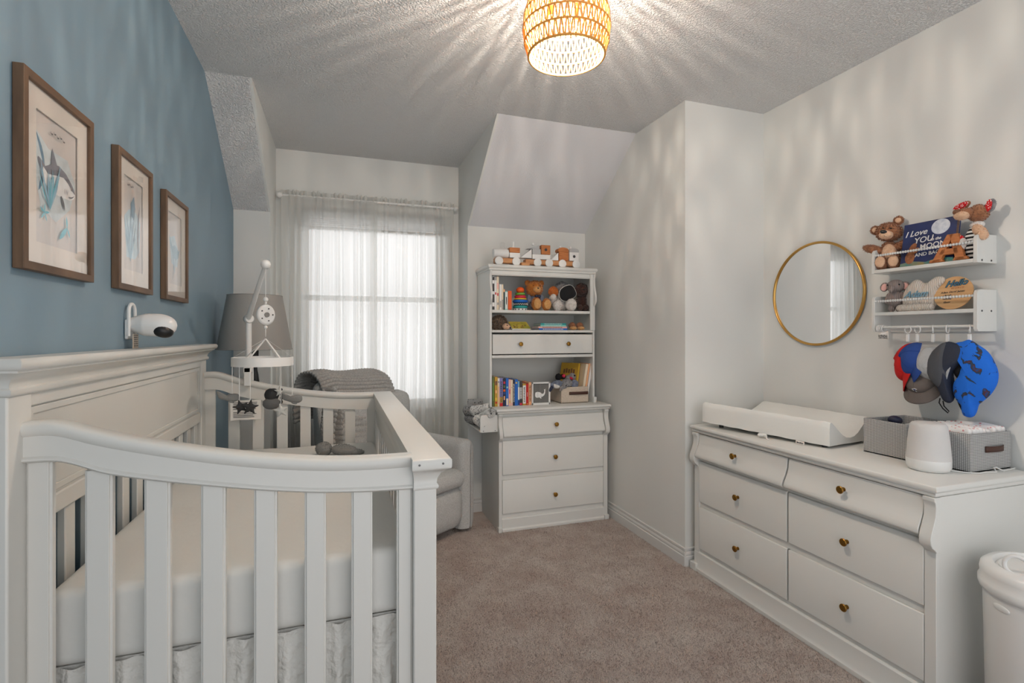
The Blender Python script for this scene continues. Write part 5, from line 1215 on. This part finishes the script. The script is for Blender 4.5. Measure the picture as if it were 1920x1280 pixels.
# stacking ring toy
sx = X_(976.3, 3.49); st = thing('stacking_toy', 'rainbow stacking ring toy between the orange book and the bear', 'toy', (sx, 3.49, 1.525))
y0 = 3.50
obj('base', B().lathe([(0, 0), (.050, 0), (.052, .006), (.050, .014), (0, .014)], (sx, y0, 1.525), 32), 'white2', st)
b = B()
for k in range(12): a = k * PI / 6; b.ball((sx + .0505 * math.cos(a), y0 + .0505 * math.sin(a), 1.532), .005, nu=8, nv=6)
tag(obj('dot', b, 'black', st, angle=180), kind='stuff')
def torus(b, r, rr, z, rz): return b.grid(lambda u, v: (sx + (r + rr * math.cos(2 * PI * v)) * math.cos(2 * PI * u), y0 + (r + rr * math.cos(2 * PI * v)) * math.sin(2 * PI * u), z + rz * math.sin(2 * PI * v)), 36, 12, cu=True, cv=True)
for r, rr, z, rz, c in ((.040, .015, 1.550, .0105, 'teal'), (.040, .014, 1.5695, .010, 'charcoal'), (.041, .015, 1.591, .0115, 'blue'), (.036, .012, 1.6075, .0065, 'yellow'), (.030, .012, 1.624, .0105, 'magenta'), (.026, .011, 1.6445, .0095, 'green')):
    q = obj('ring', torus(B(), r, rr, z, rz), c, st, angle=180)
    if c == 'charcoal':
        b = B()
        for k in range(40):
            a = k * PI / 20; p = lambda a_, z_: (sx + .0545 * math.cos(a_), y0 + .0545 * math.sin(a_), z_); b.tube([p(a, 1.563 if k % 2 else 1.576), p(a + PI / 20, 1.576 if k % 2 else 1.563)], .0012, 4)
        tag(obj('zigzag', b, 'white2', q), kind='stuff')
obj('peg', B().tube([(sx, y0, 1.53), (sx, y0, 1.66)], .008, 12), 'wood', st)
obj('knob', B().ball((sx, y0, 1.673), (.030, .030, .023)), 'orange', st, angle=180)

def bear(name, label, cat, x, y, z, m, m2, hr, hz, feet, sh=None, fz=1500, bodyr=(.05, .045, .07)):
    t = thing(name, label, cat, (x, y, z)); blob('body', [((x + .012, y + .02, z + bodyr[2]), bodyr)], sh or m, t, 0 if sh else 800, .006)
    hd = blob('head', [((x, y, z + hz), (hr, hr * .85, hr * .9))], m, t, fz, .007)
    blob('muzzle', [((x + .001, y - hr * .78, z + hz - .010), (hr * .46, hr * .34, hr * .38))], m2, hd, 300, .003)
    blob('nose', [((x + .001, y - hr * 1.10, z + hz - .002), (.007, .005, .005))], 'black', hd)
    for s_ in (-1, 1):
        blob('eye', [((x + s_ * hr * .38, y - hr * .78, z + hz + hr * .28), (.0035, .0035, .004))], 'black', hd)
        blob('ear', [((x + s_ * hr * .82, y, z + hz + hr * .62), (hr * .32, hr * .16, hr * .32))], m, t, 300, .006)
        blob('arm', [((x + s_ * .048, y - .01, z + hz - hr - .012), (.017, .03, .032), (.4, 0, s_ * .3))], sh or m, t, 200, .005)
    for fx, fz_, rx, rz in feet:
        l = blob('leg', [((fx, y - .045, z + fz_), (rx, .030, rz))], m, t, 700, .006); blob('foot_pad', [((fx, y - .070, z + fz_), (rx * .78, .010, rz * .78))], m2, l, 100, .002)
    return t
bx = X_(1002, 3.53)
tb_ = bear('teddy_bear', 'golden teddy bear in blue grey shirt on the top hutch shelf', 'teddy bear', bx, 3.53, 1.526, 'p_gold', 'p_goldl', .066, .163, [(X_(1005, 3.49), .049, .037, .049), (X_(1024, 3.49), .045, .036, .045)], sh='p_blueg')
blob('bow_tie', [((X_(1007, 3.49) - .008, 3.478, 1.632), (.013, .008, .011), (0, .3, 0)), ((X_(1007, 3.49) + .012, 3.478, 1.630), (.013, .008, .011), (0, -.3, 0))], 'navy', tb_)
# small lion
lx_ = X_(1038, 3.475); li = thing('plush_lion', 'small orange and white plush lion between golden bear and white plush', 'plush toy', (lx_, 3.475, 1.60))
blob('mane', [((lx_, 3.48, 1.666), (.033, .026, .034))], 'p_orange', li, 1600, .010); blob('face', [((lx_ - .012, 3.452, 1.626), (.022, .018, .020))], 'p_white', li, 500, .004)
blob('body', [((lx_ + .004, 3.50, 1.615), (.028, .03, .035))], 'p_white', li, 200, .005)
# white plush with a black eye mask
wx = X_(1060, 3.50); wp = thing('plush_dog', 'fluffy white plush with big feet and black piped mask', 'plush toy', (wx, 3.50, 1.526))
blob('body', [((wx + .004, 3.56, 1.600), (.062, .05, .07))], 'p_white', wp, 900, .008); blob('head', [((X_(1055, 3.55), 3.56, 1.705), (.055, .045, .045))], 'p_grey', wp, 1800, .008)
for u, z, rx, rz in ((1046, 1.565, .034, .040), (1071, 1.572, .044, .046)): blob('foot', [((X_(u, 3.465), 3.468, z), (rx, .030, rz))], 'p_white', wp, 1200, .006)
xm = X_(1064, 3.48); o_ = [(-.068, .0), (-.055, .030), (-.02, .052), (.018, .060), (.045, .046), (.066, .010), (.062, -.014), (.030, -.036), (-.005, -.052), (-.040, -.048), (-.062, -.030)]
o_ = [(xm + x * 1.02, 1.655 + z * 1.08) for x, z in o_]; mk = obj('mask', B().puff(o_, 'xz', 3.475, .020, rings=7, centre=(xm, 1.658)), 'capinside', wp, angle=180)
q_ = []; n0 = len(o_)
for i in range(n0):
    p0, p1, p2, p3 = [Vector(o_[(i + k) % n0]) for k in (-1, 0, 1, 2)]
    for j in range(3): t_ = j / 3; p = .5 * ((2 * p1) + (-p0 + p2) * t_ + (2 * p0 - 5 * p1 + 4 * p2 - p3) * t_ * t_ + (-p0 + 3 * p1 - 3 * p2 + p3) * t_ ** 3); q_.append((p.x, 3.474, p.y))
obj('piping', B().tube(q_, .0022, 5, closed=True), 'white2', mk)
# chocolate bear
dx = X_(1090, 3.54); db = thing('plush_bear', 'dark chocolate plush bear squeezed against the right side of the hutch', 'plush toy', (dx, 3.54, 1.526))
blob('body', [((dx + .012, 3.56, 1.60), (.040, .045, .075))], 'p_choc', db, 1200, .007); hd = blob('head', [((dx - .006, 3.53, 1.690), (.052, .045, .050))], 'p_choc', db, 1800, .007)
blob('muzzle', [((dx - .012, 3.486, 1.680), (.026, .018, .022))], 'p_choc', hd, 300, .003); blob('nose', [((dx - .014, 3.468, 1.688), (.008, .006, .006))], 'black', hd)
blob('ear', [((dx + .045, 3.53, 1.715), (.018, .01, .018))], 'p_choc', db, 200, .006)
for u in (1088, 1099): blob('leg', [((X_(u, 3.48), 3.488, 1.552), (.020, .03, .025))], 'p_choc', db, 500, .006)

# middle shelf
hx = X_(937, 3.50); hg = thing('plush_hedgehog', 'brown spiky plush hedgehog at the left of the middle hutch shelf', 'plush toy', (hx, 3.50, 1.384))
b = B().ball((hx - .002, 3.51, 1.432), (.052, .042, .050), (0, .25, 0)); b.fuzz(3200, .016, .0022); obj('spines', b, 'p_hedge', hg, angle=180, recalc=False)
fc = blob('face', [((hx + .040, 3.475, 1.408), (.030, .024, .022), (0, .25, 0))], 'p_tan', hg, 400, .003)
blob('nose', [((hx + .066, 3.462, 1.400), (.006, .006, .006))], 'black', fc); blob('eye', [((hx + .040, 3.451, 1.416), (.004, .004, .004))], 'black', fc)
lx0, lx1 = X_(958, 3.46), X_(996, 3.46)
lb2 = thing('picture_book', 'yellow illustrated book propped flat beside the hedgehog', 'book', ((lx0 + lx1) / 2, 3.50, 1.384))
TLb = Matrix.Translation(((lx0 + lx1) / 2, 3.455, 1.385)) @ Matrix.Rotation(.62, 4, 'X')
cv = obj('cover', B().prism([(-.070, 0), (.070, 0), (.060, .085), (-.080, .085)], 'xy', .010, .012, T=TLb), mat('yellow_print', (214, 190, 84), .5, var=((150, 150, 60), 22)), lb2)
obj('cover', B().prism([(-.070, 0), (.070, 0), (.060, .085), (-.080, .085)], 'xy', 0, .002, T=TLb), 'white2', lb2); obj('pages', B().prism([(-.069, .001), (.069, .001), (.059, .083), (-.079, .083)], 'xy', .002, .010, T=TLb), 'paper', lb2)
b = B()
for k in range(9): a = R.random() * 3; cxx = R.uniform(-.06, .055); cyy = R.uniform(.01, .05); b.prism([(cxx + .007 * math.cos(q + a), cyy + .006 * math.sin(q + a)) for q in (0, 1.2, 2.4, 3.6, 5)], 'xy', .0122, .0125, T=TLb)
tag(obj('printed_leaves', b, 'brown', cv), kind='stuff')
zz = 1.3835
for u0, u1, h, c, lab, cw in ((1011, 1064, .0125, 'blue', 'blue book lowest in the lying stack on the middle shelf', 'white2'), (1010, 1064, .0135, 'pink', 'pink lying book on top of the blue one', 'brown'), (1014, 1062, .0105, 'aqua', 'pale aqua lying book second from the top', 'white2'), (1014, 1062, .0125, 'teal', 'teal lying book topmost of the stack', 'white2')):
    x0, x1 = X_(u0, 3.455), X_(u1, 3.455); t = thing('book', lab, 'book', ((x0 + x1) / 2, 3.52, zz), 0, 'books lying in the middle shelf stack'); yf = 3.458 + R.uniform(-.002, .002)
    obj('spine', B().box(x0, x1, yf, yf + .0015, zz, zz + h), c, t, bev=.0006)
    obj('cover', B().box(x0, x1, yf + .0015, yf + .14, zz, zz + .0015), c, t); obj('cover', B().box(x0, x1, yf + .0015, yf + .14, zz + h - .0015, zz + h), c, t)
    obj('pages', B().box(x0 + .003, x1 - .003, yf + .0015, yf + .137, zz + .0015, zz + h - .0015), 'paper', t)
    b = B(); q = x0 + .03
    while q < x1 - .04: L = R.uniform(.003, .009); b.box(q, q + L, yf - .0006, yf, zz + h * .32, zz + h * R.uniform(.6, .72)); q += L + .0025
    tag(obj('spine_print', b, cw, t), kind='stuff')
    zz += h + .0004
for u, lab in ((1073.5, 'small brown plush bootie, left of the pair on the middle shelf'), (1088, 'small brown plush bootie, right of the pair on the middle shelf')):
    x = X_(u, 3.48); t = thing('baby_bootie', lab, 'bootie', (x, 3.48, 1.384), 0, 'pair of booties on the middle shelf')
    blob('sole', [((x, 3.47, 1.398), (.026, .036, .015))], 'p_goldl', t, 300, .003); blob('upper', [((x, 3.488, 1.417), (.025, .028, .024))], 'p_brown', t, 900, .005)

# whale picture
x0, x1 = X_(997.5, 3.44), X_(1031.5, 3.44); wf = thing('whale_picture', 'white framed grey picture of a white whale on the bottom hutch shelf', 'picture', ((x0 + x1) / 2, 3.45, .842))
zt = .842 + .163
b = B(); w = .010
for q in ((x0, x1, .842, .842 + w + .004), (x0, x1, zt - w, zt), (x0, x0 + w, .842, zt), (x1 - w, x1, .842, zt)): b.box(q[0], q[1], 3.440, 3.462, q[2], q[3])
tag(obj('frame', b, 'white2', wf, bev=.001), kind=None)
bk = obj('picture_panel', B().box(x0 + .005, x1 - .005, 3.450, 3.455, .85, zt - .005), mat('grey_card', (112, 112, 110), .8, grain=((100, 100, 98), (150, 1, 1))), wf)
cxw, czw = (x0 + x1) / 2 - .014, .842 + .072; k = .036
wh = [(-1.05, .0), (-.95, .55), (-.45, .72), (.3, .62), (.8, .25), (1.2, .18), (1.45, .5), (1.55, .95), (1.40, 1.35), (1.62, 1.2), (1.85, 1.45), (1.78, 1.0), (1.75, .4), (1.5, -.15), (1.0, -.5), (.6, -.58), (.75, -.95), (.45, -.9), (.2, -.66), (-.6, -.72), (-.98, -.45)]
b = B(); b.prism([(cxw + x * k * .78, czw + z * k * .82) for x, z in wh], 'xz', 3.4488, 3.450); wl = obj('whale_cutout', b, 'white2', bk)
b = B()
for xx in (-.25, .45): b.box(cxw + xx * k, cxw + xx * k + .0012, 3.4484, 3.4488, czw - .018, czw + .020)
tag(obj('stitch_line', b, 'greybook', wl), kind='stuff')

# canvas basket with its books and plush heap
r0 = X_(1057, 3.44); r1 = X_(1104, 3.44)
x1b = 1.768; x0b = X_(1053, 3.44)
cb = basket('canvas_basket', 'cream canvas basket with brown leather handle on the bottom hutch shelf', x0b, x1b, 3.445, 3.70, .842, .118, 'canvas', handle=(X_(1067.6, 3.44), X_(1103, 3.44), .916, .021))
def lean_book(label, xa, h, w, d, col, ang, y, yaw=0, m2=None):
    T = Matrix.Translation((xa, y, .853)) @ Matrix.Rotation(yaw, 4, 'Z') @ Matrix.Rotation(ang, 4, 'Y'); t = thing('book', label, 'book', (xa, y, .853), 0, 'books leaning in the canvas basket')
    obj('spine', B().box(-w / 2, w / 2, 0, .0015, 0, h, T=T), m2 or col, t, bev=.0006)
    for a, b_ in ((-w / 2, -w / 2 + .0015), (w / 2 - .0015, w / 2)): obj('cover', B().box(a, b_, .0015, d, 0, h, T=T), col, t)
    obj('pages', B().box(-w / 2 + .0015, w / 2 - .0015, .0015, d - .003, .002, h - .002, T=T), 'paper', t); return t, T
t, T = lean_book('bright yellow book leaning in the basket behind the plush heap', X_(1078, 3.5), .285, .020, .16, 'mustard', .24, 3.50, .55, 'yellow')
b = B()
for k in range(5): b.box(-.0108, -.0100, .03 + k * .022, .044 + k * .022, .205, .235 + .006 * (k % 2), T=T)
tag(obj('cover_print', b, 'brown', t), kind='stuff')
lean_book('olive yellow book leaning right of the bright yellow one', X_(1085, 3.5), .283, .012, .15, 'yellow', .24, 3.51, .3)
lean_book('cream book leaning near the right side of the basket', X_(1091, 3.46), .280, .020, .15, 'cream', .17, 3.46, .05)
lean_book('peach book leaning against the cream one', X_(1095.5, 3.46), .283, .012, .15, 'peach', .165, 3.46, .05)
lean_book('white book outermost on the right of the basket', X_(1100, 3.46), .290, .016, .15, 'white2', .16, 3.46, .05)
def heap(name, label, specs, mm, *extra):
    c = specs[0][0]; t = thing(name, label, 'plush toy', c, 0); blob('body', specs, mm, t, 1200, .005)
    for nm, sp_, m_ in extra: blob(nm, sp_, m_, t, 150, .003)
X2 = lambda u: X_(u, 3.47)
heap('plush_whale', 'blue grey plush whale with white belly hanging over the basket edge', [((X2(1044), 3.47, .985), (.046, .034, .026), (0, -.2, 0)), ((X2(1034), 3.455, .975), (.026, .02, .016), (0, .6, 0))], 'p_blueg', ('belly', [((X2(1040), 3.448, .972), (.034, .016, .016), (0, .2, 0))], 'p_white'), ('tail', [((X2(1030), 3.44, .955), (.012, .010, .024), (0, .5, 0))], 'navy'))
heap('plush_elephant', 'grey plush elephant sprawled on top of the canvas basket', [((X2(1063), 3.47, .990), (.044, .036, .030), (0, .1, 0)), ((X2(1056), 3.452, .972), (.030, .022, .020), (0, -.6, 0))], 'p_grey', ('ear', [((X2(1076), 3.458, .982), (.032, .012, .032), (0, .3, 0))], 'p_blueg'), ('eye', [((X2(1057), 3.431, .975), (.003, .003, .003))], 'black'), ('trunk', [((X2(1050), 3.445, .955), (.012, .012, .024), (0, .6, 0))], 'p_grey'))
heap('plush_mouse', 'black and red plush mouse at the top of the heap', [((X2(1049), 3.49, 1.035), (.022, .022, .024)), ((X2(1058), 3.50, 1.035), (.024, .024, .018))], 'capinside', ('nose', [((X2(1057.5), 3.474, 1.044), (.013, .010, .012))], 'magenta'))
heap('plush_robin', 'small grey and pink plush animal leaning on the yellow book', [((X2(1074), 3.48, 1.035), (.026, .024, .026)), ((X2(1067), 3.48, 1.028), (.022, .02, .018))], 'p_grey', ('tongue', [((X2(1070), 3.460, 1.026), (.014, .008, .008), (0, .5, 0))], 'magenta'), ('eye', [((X2(1076), 3.456, 1.045), (.004, .004, .004))], 'black'))

# ------------------------------------------------------------------ wooden block train on top of the hutch
K = .00368
def tz(x, y): return 1.8435 + (573 + x * .0367 - y) / 10.38 * K
def tx_(x): return X_(915 + x / 10.38, 3.455)
def wagon(label, wheels, deck, blocks, yd=3.49):
    xs = tx_(deck[0]); xe = tx_(deck[1]); t = thing('toy_wagon', label, 'toy', ((xs + xe) / 2, yd, 1.8435), 0, 'wooden block train on the hutch')
    wr = .030
    obj('deck', B().box(xs, xe, yd - .028, yd + .028, 1.8435 + .018, 1.8435 + .052), 'wood', t, bev=.003)
    for x in wheels:
        for y in (yd - .040, yd + .030):
            b = B().lathe([(0, 0), (.027, 0), (.030, .002), (.030, .009), (.027, .011), (0, .011)], seg=28, T=Matrix.Translation((tx_(x), y + .011, 1.8435 + .030)) @ Matrix.Rotation(PI / 2, 4, 'X')); obj('wheel', b, 'white2', t)
    for bl in blocks:
        nm, m_, kind, x0, x1, ya, yb = bl; X0, X1 = tx_(x0), tx_(x1); Z0, Z1 = tz((x0 + x1) / 2, yb), tz((x0 + x1) / 2, ya); xc, zc = (X0 + X1) / 2, (Z0 + Z1) / 2; b = B()
        if kind == 'box': b.box(X0, X1, yd - .028, yd + .028, Z0, Z1); o = obj(nm, b, m_, t, bev=.002)
        elif kind == 'cyl': r_ = (Z1 - Z0) / 2; b.lathe([(0, 0), (r_ * .94, 0), (r_, .003), (r_, X1 - X0 - .003), (r_ * .94, X1 - X0), (0, X1 - X0)], seg=28, T=Matrix.Translation((X0, yd, zc)) @ Matrix.Rotation(PI / 2, 4, 'Y')); o = obj(nm, b, m_, t)
        elif kind == 'ramp': b.prism([(X0, Z0), (X1, Z0), (X1, Z1)], 'xz', yd - .028, yd + .028); o = obj(nm, b, m_, t, bev=.0015)
        elif kind == 'arch': b.prism([(X0 - .003, Z0)] + [(xc - ((X1 - X0) / 2 + .003) * math.cos(PI * k / 12), Z0 + .006 + (Z1 - Z0 - .006) * math.sin(PI * k / 12) ** .7) for k in range(13)] + [(X1 + .003, Z0)], 'xz', yd - .029, yd + .029); o = obj(nm, b, m_, t)
        elif kind == 'hole': b.box(X0, X1, yd - .028, yd + .028, Z0, Z1); o = obj(nm, b, m_, t, bev=.002); hb = B().lathe([(0, 0), (.0105, 0), (.0105, .002), (0, .002)], seg=20, T=TY(xc, yd - .0275, zc)); obj('round_hole', hb, 'dark', o)
        elif kind == 'peg': b.lathe([(0, 0), (.0085, 0), (.0085, Z1 - Z0 - .003), (.0065, Z1 - Z0), (0, Z1 - Z0)], (xc, yd, Z0), 16); o = obj(nm, b, m_, t)
    return t
GW = 'felt_light'
M['tgrey'] = mat('grey_painted_wood', (176, 176, 176), .5)
wagon('wooden toy engine with white boiler and orange cab at the left', (215, 550), (150, 625), [('boiler', 'white2', 'cyl', 125, 415, 245, 430), ('block', 'white2', 'box', 430, 630, 330, 430), ('block', 'wood_dark', 'box', 430, 630, 225, 328), ('peg', 'white2', 'peg', 500, 545, 100, 222)])
wagon('wooden toy wagon with orange holed block in the middle of the train', (965, 1190), (740, 1240), [('ramp', 'white2', 'ramp', 640, 858, 240, 430), ('long_block', 'white2', 'box', 872, 1225, 355, 455), ('block', 'tgrey', 'box', 875, 1035, 245, 352), ('roof', 'tgrey', 'ramp', 780, 1010, 155, 243), ('block', 'wood_dark', 'hole', 1045, 1222, 160, 352), ('peg', 'white2', 'peg', 885, 935, 112, 158)])
wagon('wooden toy wagon with arched orange block at the right end', (1450, 1715), (1250, 1770), [('ramp', 'white2', 'ramp', 1235, 1378, 310, 470), ('block', 'wood_dark', 'box', 1392, 1580, 290, 475), ('arched_block', 'wood_dark', 'arch', 1380, 1570, 200, 288), ('block', 'white2', 'hole', 1595, 1775, 292, 478), ('roof', 'tgrey', 'arch', 1600, 1770, 212, 290), ('peg', 'white2', 'peg', 1428, 1470, 160, 205), ('peg', 'white2', 'peg', 1622, 1664, 165, 215)])
single('loose_block', B().box(tx_(645), tx_(800), 3.44, 3.485, 1.8435, 1.8435 + .024), 'wood', 'flat beech block lying between engine and middle wagon', 'toy block', bev=.002)
gx = X_(947.5, 3.53); gz = 1.8435
b = B().lathe([(0, .0), (.022, .0), (.024, .006), (.024, .135), (.017, .150), (.015, .158), (.018, .160), (.018, .182), (.014, .184), (0, .184)], (gx, 3.60, gz), 28); single('glass_bottle', b, pane_glass('bottle_glass'), 'clear glass baby bottle standing behind the toy engine', 'bottle')

# ------------------------------------------------------------------ ledge with rolled muslins on the side of the chest
rk = thing('side_rack', 'small white ledge fixed to the left side of the chest', 'shelf', (.965, 3.54, .685))
for y0, y1 in ((3.345, 3.357), (3.730, 3.742)):
    e = obj('end_panel', B().prism([(1.030, .685), (1.030, .802), (.916, .802), (.906, .795), (.903, .785), (.903, .690), (.906, .685)], 'xz', y0, y1), 'white', rk, bev=.001)
    for x in (.925, 1.008):
        obj('screw', B().lathe([(0, 0), (.0032, 0), (.0032, .0015), (0, .0015)], seg=10, T=Matrix.Translation((x, y0 + .0003, .695)) @ Matrix.Rotation(PI / 2, 4, 'X')), 'screw', e)
obj('board', B().box(.903, 1.029, 3.357, 3.730, .685, .697), 'white', rk, bev=.001)
obj('rail', B().tube([(.909, 3.357, .775), (.909, 3.730, .775)], .005, 10), 'white', rk)
def roll(label, c, L, r, m_, d):
    d = Vector(d).normalized(); T = frame(c, d, d.cross(Vector((0, .3, 1)))) ; t = thing('rolled_muslin', label, 'rolled cloth', c, 0, 'rolled muslins in the side rack')
    def fn(u, v):
        a = v * 2 * PI * 3.2; rr = r * (.18 + .82 * (1 - v) ** .8) * (1 + .04 * math.sin(5 * a + 8 * u)); return T @ Vector(((u - .5) * L, rr * math.cos(a), rr * math.sin(a)))
    obj('cloth', B().grid(fn, 10, 90), m_, t, angle=180, recalc=False, solid=.002)
for lab, c, L, r, m_, d in (('white dotted muslin roll nearest in the side rack', (.965, 3.41, .79), .16, .034, 'muslin', (.2, -.9, .35)), ('white dotted muslin roll lower left behind the rail', (.935, 3.42, .735), .14, .034, 'muslin', (.3, -.8, -.3)),
    ('dark grey muslin roll with spiral end near the chest', (1.000, 3.42, .80), .12, .028, 'muslin_b', (.1, -1, .2)), ('white dotted muslin roll in the middle of the rack', (.96, 3.52, .815), .16, .036, 'muslin', (.6, -.7, .2)),
    ('mid grey muslin roll toward the back of the rack', (.925, 3.60, .80), .15, .042, 'muslin_b', (.5, -.8, .1)), ('dark grey muslin roll lowest at the back left', (.920, 3.62, .735), .14, .038, 'muslin_b', (.2, -1, 0)), ('pale grey muslin roll at the very back', (.965, 3.67, .835), .13, .040, 'muslin_b', (1, -.4, .1))): roll(lab, c, L, r, m_, d)
